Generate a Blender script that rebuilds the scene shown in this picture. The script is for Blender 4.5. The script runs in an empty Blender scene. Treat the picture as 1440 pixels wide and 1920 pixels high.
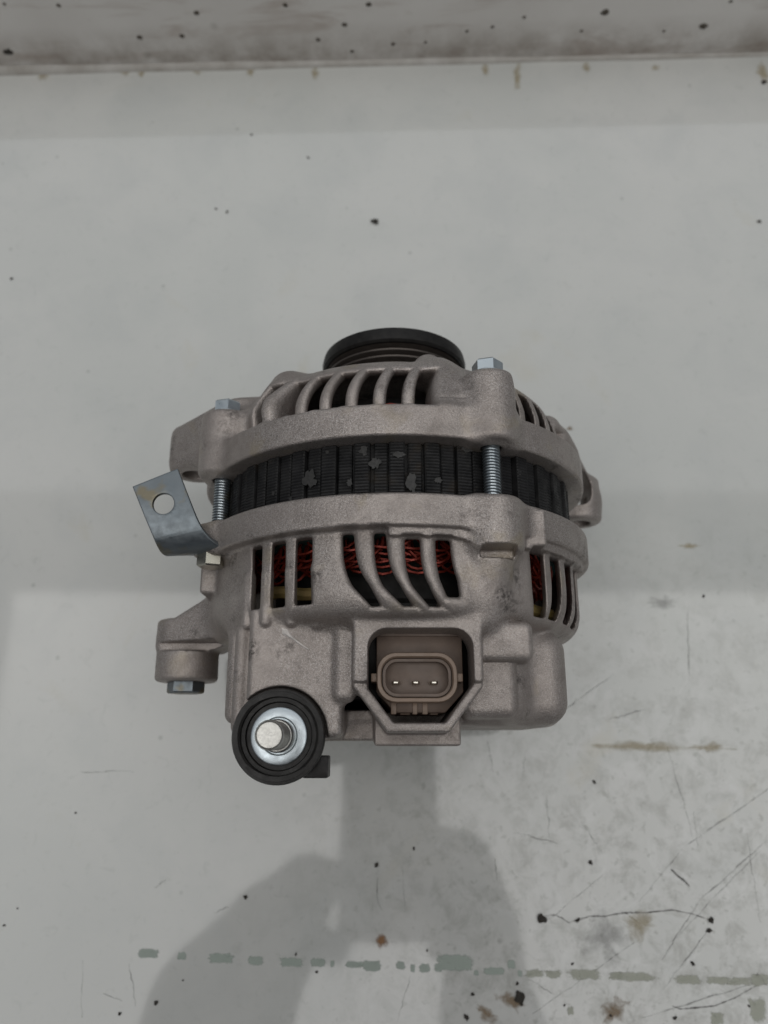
import bpy, bmesh, math, random
import numpy as np
from mathutils import Vector, Matrix

# ------------------------------------------------------------------ camera, light, exposure
S = bpy.context.scene
COL = S.collection
MM = 0.001
TILT = math.radians(17.0)          # camera looks down, 17 degrees off the vertical
FPX = 1442.0                       # focal length in photograph pixels (1440 x 1920)
AX, AZ = 4.0, 70.0                 # alternator axis: x offset and height above the table (mm)
CAMH = 349.0

cam_d = bpy.data.cameras.new('camera')
cam_d.sensor_fit = 'VERTICAL'
cam_d.lens = 5.4
cam_d.sensor_height = 5.4 * 1920 / FPX
cam_d.clip_start = 0.01
cam_d.clip_end = 30
cam_d.dof.use_dof = True
cam_d.dof.focus_distance = 0.232
cam_d.dof.aperture_fstop = 2.2
cam = bpy.data.objects.new('camera', cam_d)
cam.location = (0, 0, CAMH * MM)
cam.rotation_euler = (TILT, 0, 0)
COL.objects.link(cam)
S.camera = cam

W = bpy.data.worlds.new('World')
S.world = W
W.use_nodes = True
W.node_tree.nodes['Background'].inputs[0].default_value = (0.80, 0.84, 0.90, 1)
W.node_tree.nodes['Background'].inputs[1].default_value = 0.26

def area(name, x0, x1, y0, y1, z, watt, col):
    l = bpy.data.lights.new(name, 'AREA')
    l.shape = 'RECTANGLE'
    l.size, l.size_y = x1 - x0, y1 - y0
    l.energy = watt
    l.color = col
    o = bpy.data.objects.new(name, l)
    o.location = ((x0 + x1) / 2, (y0 + y1) / 2, z)
    COL.objects.link(o)
    return o
# two long ceiling light panels with a gap between them (they show in the glossy table)
area('ceiling_light', -0.90, 1.05, -0.85, 0.36, 1.5, 13.6, (1.0, 0.985, 0.955))
area('ceiling_light', -1.2, 1.3, 0.62, 2.6, 1.5, 9.5, (0.97, 0.99, 1.0))

S.view_settings.view_transform = 'Standard'
S.view_settings.look = 'None'
S.view_settings.exposure = 0.0
S.view_settings.gamma = 1.0
S.view_settings.use_curve_mapping = False
S.cycles.max_bounces = 6
S.cycles.use_denoising = True

R = random.Random(7)
NR = np.random.RandomState(5)

# ------------------------------------------------------------------ small helpers (millimetres, alternator frame)
def P(u, v, z):
    """photograph pixel at height z over the alternator axis -> x, y in mm (alternator frame)"""
    b = (960 - v) / FPX
    d = (CAMH - AZ - z) / (math.cos(TILT) - b * math.sin(TILT))
    return ((u - 720) / FPX * d - AX, d * (b * math.cos(TILT) + math.sin(TILT)))

def TP(u, v, h=0.0):
    """pixel -> point on a level h mm above the table (world, mm)"""
    x, y = P(u, v, h - AZ)
    return (x + AX, y, h)

def link(o, parent=None):
    COL.objects.link(o)
    if parent is not None:
        o.parent = parent
    return o

def mesh_obj(name, verts, faces, mat, parent=None, smooth=False, autosmooth=None):
    me = bpy.data.meshes.new(name)
    me.from_pydata([tuple(c * MM for c in v) for v in verts], [], faces)
    me.materials.append(mat)
    if smooth:
        me.polygons.foreach_set('use_smooth', [True] * len(me.polygons))
    me.update()
    o = bpy.data.objects.new(name, me)
    link(o, parent)
    if autosmooth:
        me.set_sharp_from_angle(angle=math.radians(autosmooth))
    return o

def tag(o, label=None, cat=None, group=None, kind=None):
    if label: o['label'] = label
    if cat: o['category'] = cat
    if group: o['group'] = group
    if kind: o['kind'] = kind
    return o

class MB:
    """collects simple shapes into one mesh"""
    def __init__(s): s.v, s.f = [], []
    def add(s, v, f):
        n = len(s.v); s.v += [tuple(p) for p in v]; s.f += [tuple(i + n for i in q) for q in f]
    def loft(s, rings, close=True, cap=True):
        n = len(rings[0]); v = [p for r in rings for p in r]; f = []
        for i in range(len(rings) - 1):
            for j in range(n if close else n - 1):
                k = (j + 1) % n
                f.append((i*n + j, i*n + k, (i+1)*n + k, (i+1)*n + j))
        if cap:
            f.append(tuple(range(n))[::-1]); f.append(tuple((len(rings)-1)*n + j for j in range(n)))
        s.add(v, f)
    def lathe(s, prof, c, axis, n=48, cap=True, rot=0.0):
        """prof: (radius, height along axis) list"""
        rings = []
        for r, h in prof:
            ring = []
            for j in range(n):
                a = 2*math.pi*j/n + rot
                p, q = r*math.cos(a), r*math.sin(a)
                ring.append({'z': (c[0]+p, c[1]+q, c[2]+h), 'y': (c[0]+q, c[1]+h, c[2]+p), '-y': (c[0]-q, c[1]-h, c[2]+p), 'x': (c[0]+h, c[1]+p, c[2]+q)}[axis])
            rings.append(ring)
        s.loft(rings, True, cap)
    def tube(s, pts, r, n=6):
        rings = []
        for i, p in enumerate(pts):
            p = Vector(p)
            d = Vector(pts[min(i+1, len(pts)-1)]) - Vector(pts[max(i-1, 0)])
            d.normalize()
            a = d.cross(Vector((0.31, 0.2, 0.93))); a.normalize(); b = d.cross(a)
            rings.append([tuple(p + r*(math.cos(2*math.pi*j/n)*a + math.sin(2*math.pi*j/n)*b)) for j in range(n)])
        s.loft(rings)
    def build(s, name, mat, parent=None, smooth=True, angle=35, bevel=0):
        me = bpy.data.meshes.new(name)
        bm = bmesh.new()
        vs = [bm.verts.new([c*MM for c in p]) for p in s.v]
        for q in s.f:
            try: bm.faces.new([vs[i] for i in q])
            except ValueError: pass
        bmesh.ops.recalc_face_normals(bm, faces=bm.faces)
        if bevel:
            es = [e for e in bm.edges if len(e.link_faces) == 2 and e.calc_face_angle(0) > math.radians(28)]
            bmesh.ops.bevel(bm, geom=es, offset=bevel*MM, segments=2, profile=0.5, affect='EDGES', clamp_overlap=True)
        bm.to_mesh(me); bm.free()
        me.materials.append(mat)
        if smooth:
            me.polygons.foreach_set('use_smooth', [True]*len(me.polygons))
            me.set_sharp_from_angle(angle=math.radians(angle))
        me.update()
        return link(bpy.data.objects.new(name, me), parent)

def hexring(r, h, c, axis, rot=0.0):
    out = []
    for j in range(6):
        a = math.pi/3*j + rot
        p, q = r*math.cos(a), r*math.sin(a)
        out.append({'z': (c[0]+p, c[1]+q, c[2]+h), 'y': (c[0]+q, c[1]+h, c[2]+p), '-y': (c[0]-q, c[1]-h, c[2]+p)}[axis])
    return out

def copy_obj(o, parent=None):
    c = o.copy()
    COL.objects.link(c)
    c.parent = parent
    return c

# ------------------------------------------------------------------ procedural materials
def newmat(name):
    m = bpy.data.materials.new(name); m.use_nodes = True
    nt = m.node_tree
    return m, nt, nt.nodes['Principled BSDF']
def N(nt, t, **kw):
    n = nt.nodes.new(t)
    for k, v in kw.items():
        if k.startswith('i_'):
            n.inputs[k[2:].replace('_', ' ')].default_value = v
        else:
            setattr(n, k, v)
    return n
def noise(nt, vec, scale, detail=4, rough=0.55, dist=0.0):
    n = N(nt, 'ShaderNodeTexNoise'); n.inputs['Scale'].default_value = scale
    n.inputs['Detail'].default_value = detail; n.inputs['Roughness'].default_value = rough
    n.inputs['Distortion'].default_value = dist
    nt.links.new(vec, n.inputs['Vector'])
    return n.outputs['Fac']
def ramp(nt, fac, stops):
    r = N(nt, 'ShaderNodeValToRGB')
    el = r.color_ramp.elements
    while len(el) < len(stops): el.new(0.5)
    for e, (p, c) in zip(el, stops):
        e.position = p
        e.color = (c, c, c, 1) if isinstance(c, (int, float)) else (*c, 1)
    nt.links.new(fac, r.inputs['Fac'])
    return r.outputs['Color']
def mix(nt, fac, a, b, mode='MIX'):
    n = N(nt, 'ShaderNodeMix', data_type='RGBA', blend_type=mode)
    for s, x in ((n.inputs['Factor'], fac), (n.inputs['A'], a), (n.inputs['B'], b)):
        if isinstance(x, (int, float)): s.default_value = x
        elif isinstance(x, tuple): s.default_value = (*x, 1)
        else: nt.links.new(x, s)
    return n.outputs['Result']
def math_(nt, op, a, b=None):
    n = N(nt, 'ShaderNodeMath', operation=op)
    for i, x in enumerate((a, b)):
        if x is None: continue
        if isinstance(x, (int, float)): n.inputs[i].default_value = x
        else: nt.links.new(x, n.inputs[i])
    return n.outputs[0]
def bump(nt, height, strength, dist, bsdf, prev=None):
    b = N(nt, 'ShaderNodeBump'); b.inputs['Strength'].default_value = strength; b.inputs['Distance'].default_value = dist
    nt.links.new(height, b.inputs['Height'])
    if prev is not None: nt.links.new(prev, b.inputs['Normal'])
    if bsdf is not None: nt.links.new(b.outputs[0], bsdf.inputs['Normal'])
    return b.outputs[0]
def ocoord(nt): return N(nt, 'ShaderNodeTexCoord').outputs['Object']
def setp(b, **kw):
    for k, v in kw.items():
        k = k.replace('_', ' ')
        b.inputs[k].default_value = (*v, 1) if isinstance(v, tuple) and len(v) == 3 else v

M = {}
def mat_cast():
    m, nt, b = newmat('cast_aluminium')
    c = ocoord(nt)
    big = noise(nt, c, 28, 4, 0.6)
    mid = noise(nt, c, 130, 5, 0.65)
    fine = noise(nt, c, 1500, 3, 0.75)
    grain = noise(nt, c, 3600, 2, 0.8)
    base = mix(nt, ramp(nt, big, [(0.35, 0.0), (0.65, 1.0)]), (0.325, 0.287, 0.264), (0.40, 0.355, 0.328))
    base = mix(nt, ramp(nt, mid, [(0.3, 0.75), (0.55, 0.0)]), base, (0.25, 0.219, 0.20))
    patch = ramp(nt, noise(nt, c, 38, 2, 0.5, 0.3), [(0.38, 0.25), (0.62, 1.0)])
    base = mix(nt, math_(nt, 'MULTIPLY', patch, ramp(nt, fine, [(0.38, 0.7), (0.55, 0.0)])), base, (0.17, 0.150, 0.138))
    base = mix(nt, math_(nt, 'MULTIPLY', patch, ramp(nt, grain, [(0.52, 0.0), (0.68, 0.8)])), base, (0.72, 0.68, 0.66))
    # yellowish preservative film
    film = noise(nt, c, 46, 3, 0.5, 0.6)
    base = mix(nt, ramp(nt, film, [(0.60, 0.0), (0.70, 0.42)]), base, (0.36, 0.30, 0.20))
    # dark smudges
    sm = math_(nt, 'MULTIPLY', ramp(nt, noise(nt, c, 60, 3, 0.6), [(0.585, 0.0), (0.69, 1.0)]),
               ramp(nt, noise(nt, c, 700, 3, 0.7), [(0.42, 0.0), (0.58, 1.0)]))
    base = mix(nt, math_(nt, 'MULTIPLY', sm, 0.75), base, (0.045, 0.038, 0.034))
    nt.links.new(base, b.inputs['Base Color'])
    setp(b, Metallic=0.78)
    nt.links.new(ramp(nt, mid, [(0.3, 0.56), (0.7, 0.40)]), b.inputs['Roughness'])
    n1 = bump(nt, fine, 0.8, 0.0003, None)
    n2 = bump(nt, grain, 0.5, 0.00010, None, n1)
    bump(nt, mid, 0.35, 0.0004, b, n2)
    return m
def mat_metal(name, c0, c1, rough, metallic=1.0, ns=300, spots=None):
    m, nt, b = newmat(name)
    c = ocoord(nt)
    n = noise(nt, c, ns, 4, 0.65)
    base = mix(nt, n, c0, c1)
    if spots:
        base = mix(nt, ramp(nt, noise(nt, c, 95, 3, 0.55), [(0.56, 0.0), (0.66, 0.75)]), base, spots)
    nt.links.new(base, b.inputs['Base Color'])
    setp(b, Metallic=metallic)
    nt.links.new(ramp(nt, noise(nt, c, ns*2, 3), [(0.3, rough*0.75), (0.7, min(1, rough*1.3))]), b.inputs['Roughness'])
    bump(nt, noise(nt, c, ns*5, 3, 0.7), 0.25, 0.0001, b)
    return m
def mat_plain(name, c0, c1, rough, ns=400, bumps=0.3, spec=0.5):
    m, nt, b = newmat(name)
    c = ocoord(nt)
    nt.links.new(mix(nt, ramp(nt, noise(nt, c, ns, 5, 0.65), [(0.3, 0.0), (0.7, 1.0)]), c0, c1), b.inputs['Base Color'])
    nt.links.new(ramp(nt, noise(nt, c, ns*0.7, 3), [(0.3, rough*0.8), (0.7, min(1, rough*1.25))]), b.inputs['Roughness'])
    setp(b, Specular_IOR_Level=spec)
    bump(nt, noise(nt, c, ns*3, 3, 0.7), bumps, 0.00015, b)
    return m
def mat_varnish():
    m, nt, b = newmat('black_varnish')
    c = ocoord(nt)
    geo = N(nt, 'ShaderNodeNewGeometry').outputs['Position']
    base = mix(nt, ramp(nt, noise(nt, geo, 160, 4), [(0.35, 0.0), (0.7, 1.0)]), (0.006, 0.006, 0.0065), (0.020, 0.0195, 0.020))
    base = mix(nt, ramp(nt, noise(nt, geo, 900, 4, 0.7), [(0.62, 0.0), (0.74, 0.4)]), base, (0.08, 0.072, 0.06))
    base = mix(nt, ramp(nt, noise(nt, geo, 70, 3, 0.5), [(0.58, 0.0), (0.70, 0.5)]), base, (0.045, 0.033, 0.022))
    nt.links.new(base, b.inputs['Base Color'])
    nt.links.new(ramp(nt, noise(nt, geo, 240, 3), [(0.3, 0.34), (0.7, 0.7)]), b.inputs['Roughness'])
    setp(b, Specular_IOR_Level=0.24)
    bump(nt, noise(nt, geo, 700, 4, 0.7), 0.7, 0.0003, b)
    return m
def mat_table():
    m, nt, b = newmat('white_table_laminate')
    c = ocoord(nt)
    big = noise(nt, c, 3.2, 3, 0.5)
    base = mix(nt, ramp(nt, big, [(0.35, 0.0), (0.65, 1.0)]), (0.50, 0.507, 0.482), (0.535, 0.532, 0.51))
    mid = noise(nt, c, 26, 5, 0.6, 0.4)
    base = mix(nt, ramp(nt, mid, [(0.30, 0.40), (0.52, 0.0)]), base, (0.43, 0.44, 0.43))
    cl = noise(nt, c, 9, 5, 0.6, 0.6)
    base = mix(nt, ramp(nt, cl, [(0.38, 0.35), (0.56, 0.0)]), base, (0.44, 0.455, 0.435))
    faint = noise(nt, c, 120, 4, 0.7, 1.0)
    base = mix(nt, ramp(nt, faint, [(0.60, 0.0), (0.74, 0.35)]), base, (0.38, 0.385, 0.365))
    # scuffed region: right-hand front of the table
    sep = N(nt, 'ShaderNodeSeparateXYZ'); nt.links.new(c, sep.inputs[0])
    gx = math_(nt, 'MULTIPLY', math_(nt, 'ADD', sep.outputs[0], 0.07), 6.0)
    gy = math_(nt, 'MULTIPLY', math_(nt, 'SUBTRACT', 0.12, sep.outputs[1]), 6.0)
    n0 = N(nt, 'ShaderNodeClamp'); nt.links.new(math_(nt, 'MINIMUM', gx, gy), n0.inputs['Value'])
    worn = n0.outputs[0]
    scuff = noise(nt, c, 95, 6, 0.72, 0.35)
    base = mix(nt, math_(nt, 'MULTIPLY', worn, ramp(nt, scuff, [(0.47, 0.0), (0.64, 1.0)])), base, (0.36, 0.36, 0.335))
    pale = noise(nt, c, 60, 6, 0.66, 0.9)
    base = mix(nt, math_(nt, 'MULTIPLY', worn, ramp(nt, pale, [(0.52, 0.0), (0.64, 0.55)])), base, (0.61, 0.61, 0.595))
    spot = noise(nt, c, 230, 3, 0.6, 0.2)
    base = mix(nt, math_(nt, 'MULTIPLY', math_(nt, 'ADD', math_(nt, 'MULTIPLY', worn, 0.8), 0.12), ramp(nt, spot, [(0.60, 0.0), (0.70, 0.8)])), base, (0.30, 0.30, 0.275))
    # yellow-brown grime
    gr = noise(nt, c, 17, 4, 0.6, 0.8)
    base = mix(nt, ramp(nt, gr, [(0.63, 0.0), (0.74, 0.5)]), base, (0.47, 0.45, 0.38))
    # fine grey specks
    v = N(nt, 'ShaderNodeTexVoronoi'); v.inputs['Scale'].default_value = 62; v.inputs['Randomness'].default_value = 1
    nt.links.new(c, v.inputs['Vector'])
    pick = ramp(nt, N_sep(nt, v.outputs['Color']), [(0.70, 0.0), (0.75, 1.0)])
    dot = math_(nt, 'MULTIPLY', ramp(nt, v.outputs['Distance'], [(0.03, 1.0), (0.085, 0.0)]), pick)
    base = mix(nt, math_(nt, 'MULTIPLY', dot, 0.34), base, (0.15, 0.15, 0.135))
    nt.links.new(base, b.inputs['Base Color'])
    setp(b, IOR=1.58)
    nt.links.new(ramp(nt, mid, [(0.3, 0.075), (0.7, 0.05)]), b.inputs['Roughness'])
    bump(nt, noise(nt, c, 14, 2, 0.4), 0.06, 0.001, b)
    return m
def N_sep(nt, colsock):
    s = N(nt, 'ShaderNodeSeparateColor'); nt.links.new(colsock, s.inputs[0])
    return s.outputs[0]
def mat_wall():
    m, nt, b = newmat('grimy_white_board')
    c = ocoord(nt)
    base = mix(nt, ramp(nt, noise(nt, c, 9, 4, 0.6), [(0.35, 0.0), (0.65, 1.0)]), (0.56, 0.535, 0.505), (0.64, 0.62, 0.59))
    mp = N(nt, 'ShaderNodeMapping'); mp.inputs['Scale'].default_value = (14, 60, 60); nt.links.new(c, mp.inputs[0])
    base = mix(nt, ramp(nt, noise(nt, mp.outputs[0], 1.0, 5, 0.65, 0.5), [(0.52, 0.0), (0.68, 0.65)]), base, (0.34, 0.28, 0.24))
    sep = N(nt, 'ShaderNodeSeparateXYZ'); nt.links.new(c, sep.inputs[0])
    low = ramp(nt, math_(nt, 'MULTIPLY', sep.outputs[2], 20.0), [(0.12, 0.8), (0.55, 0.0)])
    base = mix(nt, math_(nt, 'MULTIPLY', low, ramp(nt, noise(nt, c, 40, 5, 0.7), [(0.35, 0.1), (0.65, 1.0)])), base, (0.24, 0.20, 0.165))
    v = N(nt, 'ShaderNodeTexVoronoi'); v.inputs['Scale'].default_value = 45; nt.links.new(c, v.inputs['Vector'])
    pick = ramp(nt, N_sep(nt, v.outputs['Color']), [(0.55, 0.0), (0.62, 1.0)])
    dot = math_(nt, 'MULTIPLY', ramp(nt, v.outputs['Distance'], [(0.04, 1.0), (0.14, 0.0)]), pick)
    base = mix(nt, math_(nt, 'MULTIPLY', dot, 0.35), base, (0.10, 0.09, 0.07))
    nt.links.new(base, b.inputs['Base Color'])
    setp(b, Roughness=0.45)
    return m
def mat_stain(name, col, strength, scale, soft=0.8):
    """thin film whose cover breaks up with noise; soft at its rim"""
    m, nt, b = newmat(name)
    c = ocoord(nt)
    geo = N(nt, 'ShaderNodeNewGeometry').outputs['Position']
    att = N(nt, 'ShaderNodeAttribute', attribute_name='cover')
    setp(b, Base_Color=col, Roughness=0.5)
    cov = att.outputs['Fac']
    nz = math_(nt, 'SUBTRACT', math_(nt, 'MULTIPLY', noise(nt, geo, scale, 6, 0.72, 0.6), 1.9), 0.95)
    body = ramp(nt, math_(nt, 'ADD', cov, nz), [(0.30, 0.0), (soft, 1.0)])
    rim = ramp(nt, cov, [(0.0, 0.0), (0.35, 1.0)])
    f = math_(nt, 'MULTIPLY', math_(nt, 'MULTIPLY', body, rim), strength)
    nt.links.new(f, b.inputs['Alpha'])
    return m

M['cast'] = mat_cast()
M['zinc'] = mat_metal('zinc_plated_steel', (0.40, 0.46, 0.50), (0.58, 0.62, 0.64), 0.36, 1.0, 260)
M['zinc_blue'] = mat_metal('blue_zinc_steel', (0.11, 0.132, 0.148), (0.19, 0.207, 0.218), 0.42, 0.85, 220, (0.185, 0.155, 0.095))
M['zinc_yellow'] = mat_metal('yellow_zinc_steel', (0.36, 0.35, 0.29), (0.50, 0.48, 0.42), 0.34, 1.0, 260)
M['steel'] = mat_metal('rough_cut_steel', (0.42, 0.41, 0.38), (0.70, 0.69, 0.66), 0.42, 1.0, 900)
M['pin'] = mat_metal('tin_plated_brass', (0.60, 0.56, 0.48), (0.74, 0.72, 0.66), 0.28, 1.0, 400)
M['varnish'] = mat_varnish()
M['pulley'] = mat_plain('black_coated_steel', (0.006, 0.0055, 0.0055), (0.016, 0.015, 0.014), 0.45, 350, 0.3, 0.22)
M['groove'] = mat_metal('worn_groove_steel', (0.05, 0.042, 0.037), (0.10, 0.085, 0.075), 0.38, 0.6, 350)
M['black'] = mat_plain('black_plastic', (0.007, 0.0065, 0.006), (0.018, 0.016, 0.015), 0.40, 500, 0.45, 0.3)
M['rotor'] = mat_plain('rotor_shade_black', (0.006, 0.006, 0.006), (0.016, 0.014, 0.012), 0.7, 300)  # near-black colour stands in for the shade inside the cooling slots
M['brown'] = mat_plain('brown_plastic', (0.120, 0.086, 0.067), (0.155, 0.112, 0.088), 0.5, 260, 0.15)
M['tan'] = mat_plain('tan_plastic', (0.205, 0.145, 0.108), (0.25, 0.18, 0.135), 0.45, 260, 0.15)
M['copper'] = mat_metal('red_enamel_copper', (0.16, 0.016, 0.009), (0.30, 0.04, 0.022), 0.36, 0.5, 400)
M['teal'] = mat_plain('teal_insulation', (0.03, 0.09, 0.085), (0.05, 0.12, 0.11), 0.5)
M['olive'] = mat_plain('olive_sleeving', (0.15, 0.12, 0.035), (0.22, 0.15, 0.06), 0.6)
M['table'] = mat_table()
M['wall'] = mat_wall()
M['caulk'] = mat_plain('dirty_sealant', (0.27, 0.25, 0.22), (0.40, 0.385, 0.36), 0.5, 60, 0.4)
M['grit'] = mat_plain('dark_grit', (0.010, 0.009, 0.008), (0.05, 0.042, 0.032), 0.8, 900, 0.6)
M['grime'] = mat_plain('brown_grime', (0.035, 0.029, 0.021), (0.11, 0.095, 0.075), 0.8, 700, 0.5)
M['flake'] = mat_plain('chipped_varnish', (0.008, 0.0078, 0.0075), (0.030, 0.028, 0.026), 0.5, 900, 0.6)
M['scrape'] = mat_metal('bright_scraped_aluminium', (0.30, 0.27, 0.25), (0.66, 0.63, 0.60), 0.5, 0.6, 1500)
M['skin'] = mat_plain('skin', (0.40, 0.24, 0.17), (0.46, 0.28, 0.20), 0.5, 60, 0.2)
M['shirt'] = mat_plain('dark_shirt', (0.03, 0.032, 0.036), (0.045, 0.047, 0.05), 0.85, 120, 0.3)
M['hair'] = mat_plain('dark_hair', (0.012, 0.010, 0.008), (0.03, 0.024, 0.02), 0.6, 200, 0.5)
M['trousers'] = mat_plain('dark_trousers', (0.02, 0.025, 0.04), (0.03, 0.035, 0.05), 0.85, 120, 0.3)
M['paint'] = mat_stain('green_grey_paint', (0.34, 0.39, 0.345), 0.8, 500, 0.8)
M['paint_pale'] = mat_stain('pale_green_paint', (0.40, 0.41, 0.335), 0.7, 350, 0.9)
M['rust'] = mat_stain('rust_stain', (0.22, 0.10, 0.028), 0.85, 350, 0.9)
M['brownstain'] = mat_stain('brown_stain', (0.20, 0.13, 0.062), 0.7, 230, 1.1)
M['scratch'] = mat_stain('grey_scratch', (0.17, 0.17, 0.155), 0.62, 160, 1.1)
M['crack'] = mat_stain('dark_crack', (0.05, 0.044, 0.038), 0.95, 260, 1.15)
M['greywear'] = mat_stain('grey_wear', (0.25, 0.245, 0.235), 0.35, 160, 1.3)
M['stainwall'] = mat_stain('brown_drip', (0.36, 0.29, 0.155), 0.5, 130, 1.3)

# ------------------------------------------------------------------ the setting: table, board behind it
def box(mb, x0, x1, y0, y1, z0, z1):
    mb.loft([[(x0, y0, z), (x1, y0, z), (x1, y1, z), (x0, y1, z)] for z in (z0, z1)])
b = MB(); box(b, -800, 800, -430, 440, -28, 0)
table = tag(b.build('table_top', M['table'], None, False), 'worn glossy white table top stained and scratched', 'table', kind='structure')

j0, j1 = TP(0, 133), TP(1440, 102)
ang = math.atan2(j1[1] - j0[1], j1[0] - j0[0])
wx, wy = (j0[0] + j1[0]) / 2, (j0[1] + j1[1]) / 2
b = MB(); box(b, -900, 900, 0, 20, -60, 52)
wall = tag(b.build('wall', M['wall'], None, False), 'grimy off-white board standing along the far table edge', 'wall', kind='structure')
wall.location = (wx*MM, wy*MM, 0); wall.rotation_euler = (0, 0, ang)
# sealant bead in the joint, thicker at the left
b = MB(); rings = []
for i in range(61):
    x = -900 + 30*i
    w = 5.2 - 3.2*(x + 300)/600 if -300 < x < 300 else (5.2 if x <= -300 else 2.0)
    w = max(1.2, w + 0.35*math.sin(x*0.05) + 0.2*math.sin(x*0.13))
    rings.append([(x, 1.0, -1.0), (x, -w*0.75, 0.05), (x, -w*0.62, w*0.25), (x, -w*0.25, w*0.55), (x, 1.0, w*0.8)])
b.loft(rings)
bead = b.build('sealant_bead', M['caulk'], wall)

# ------------------------------------------------------------------ signed-distance casting tool
class Vol:
    def __init__(s, lo, hi, h):
        s.h = h
        s.lo = np.array(lo, float)
        s.n = np.ceil((np.array(hi, float) - s.lo)/h).astype(int) + 1
        s.ax = [np.float32(s.lo[i] + h*np.arange(s.n[i])) for i in range(3)]
        s.D = np.full(s.n, 60.0, np.float32)
        s.I = np.zeros(s.n, np.int16)
    def sl(s, bb):
        if bb is None: return tuple(slice(0, k) for k in s.n)
        o = []
        for i in range(3):
            a = max(0, int((bb[2*i] - s.lo[i])/s.h) - 1); e = min(s.n[i], int((bb[2*i+1] - s.lo[i])/s.h) + 2)
            o.append(slice(a, max(a, e)))
        return tuple(o)
    def grid(s, q):
        return s.ax[0][q[0]][:, None, None], s.ax[1][q[1]][None, :, None], s.ax[2][q[2]][None, None, :]
    def add(s, fn, bb, k=2.0, pid=0):
        if bb is not None:
            m = k + 1.0; bb = (bb[0]-m, bb[1]+m, bb[2]-m, bb[3]+m, bb[4]-m, bb[5]+m)
        q = s.sl(bb); d = np.asarray(fn(*s.grid(q)), np.float32)
        D = s.D[q]; d = np.broadcast_to(d, D.shape)
        hh = np.maximum(k - np.abs(D - d), 0)/k if k > 0 else 0
        if pid: s.I[q] = np.where(d < D - 0.02, pid, s.I[q])
        s.D[q] = np.minimum(D, d) - hh*hh*k*0.25
    def cut(s, fn, bb, k=1.5):
        if bb is not None:
            m = k + 1.0; bb = (bb[0]-m, bb[1]+m, bb[2]-m, bb[3]+m, bb[4]-m, bb[5]+m)
        q = s.sl(bb); d = -np.asarray(fn(*s.grid(q)), np.float32)
        D = s.D[q]; d = np.broadcast_to(d, D.shape)
        hh = np.maximum(k - np.abs(D - d), 0)/k if k > 0 else 0
        s.D[q] = np.maximum(D, d) + hh*hh*k*0.25
    def net(s):
        """naive surface nets -> verts, normals, quads, ids"""
        D = s.D; s_in = D < 0
        c = [s_in[i:D.shape[0]-1+i, j:D.shape[1]-1+j, k:D.shape[2]-1+k] for i in (0, 1) for j in (0, 1) for k in (0, 1)]
        anyv = c[0].copy(); allv = c[0].copy()
        for x in c[1:]: anyv |= x; allv &= x
        act = anyv & ~allv
        idx = np.argwhere(act)
        vid = np.full(act.shape, -1, np.int32); vid[act] = np.arange(len(idx))
        offs = np.array([(i, j, k) for i in (0, 1) for j in (0, 1) for k in (0, 1)])
        val = np.stack([D[idx[:, 0]+o[0], idx[:, 1]+o[1], idx[:, 2]+o[2]] for o in offs], 1)
        acc = np.zeros((len(idx), 3)); cnt = np.zeros(len(idx))
        for a in range(8):
            for e in range(a+1, 8):
                if np.abs(offs[a]-offs[e]).sum() != 1: continue
                va, vb = val[:, a], val[:, e]
                m = (va < 0) != (vb < 0)
                t = np.where(m, va/np.where(m, va - vb, 1), 0)
                p = offs[a][None] + t[:, None]*(offs[e]-offs[a])[None]
                acc[m] += p[m]; cnt[m] += 1
        pos = s.lo + s.h*(idx + acc/cnt[:, None])
        nrm = np.stack([val[:, offs[:, i] == 1].sum(1) - val[:, offs[:, i] == 0].sum(1) for i in range(3)], 1)
        nrm /= np.maximum(np.linalg.norm(nrm, axis=1, keepdims=True), 1e-6)
        ids = s.I[idx[:, 0], idx[:, 1], idx[:, 2]]
        quads = []
        for a in range(3):
            u, v = (a+1) % 3, (a+2) % 3
            sh = [slice(None)]*3
            s0 = list(sh); s0[a] = slice(0, -1); s1 = list(sh); s1[a] = slice(1, None)
            A, B = s_in[tuple(s0)], s_in[tuple(s1)]
            cr = np.argwhere(A != B)
            cr = cr[(cr[:, u] > 0) & (cr[:, v] > 0) & (cr[:, u] < D.shape[u]-1) & (cr[:, v] < D.shape[v]-1)]
            ins = A[cr[:, 0], cr[:, 1], cr[:, 2]]
            def g(du, dv):
                k = cr.copy(); k[:, u] -= du; k[:, v] -= dv
                return vid[k[:, 0], k[:, 1], k[:, 2]]
            qd = np.stack([g(1, 1), g(0, 1), g(0, 0), g(1, 0)], 1)
            qd[~ins] = qd[~ins][:, ::-1]
            quads.append(qd)
        Q = np.concatenate(quads)
        return pos, nrm, Q[(Q >= 0).all(1)], ids

def islands(q, nv):
    lab = np.arange(nv)
    while True:
        m = lab[q].min(1)
        new = lab.copy()
        np.minimum.at(new, q.ravel(), np.repeat(m, 4))
        new = new[new]; new = new[new]
        if (new == lab).all(): return lab[q[:, 0]]
        lab = new
def tidy_ids(Q, qi, nv):
    """hand small stray islands of an id to the neighbouring part"""
    for _ in range(3):
        moved = 0
        for k in np.unique(qi):
            sel = np.where(qi == k)[0]
            lab = islands(Q[sel], nv)
            names_, cnt = np.unique(lab, return_counts=True)
            if len(names_) < 2: continue
            big = names_[cnt.argmax()]
            for L in names_:
                if L == big: continue
                isl = sel[lab == L]
                vs = np.zeros(nv, bool); vs[Q[isl].ravel()] = True
                nb = np.where(vs[Q].any(1) & (qi != k))[0]
                if len(nb) == 0: continue
                u, c = np.unique(qi[nb], return_counts=True)
                qi[isl] = u[c.argmax()]; moved += 1
        if not moved: break
    return qi

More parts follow.
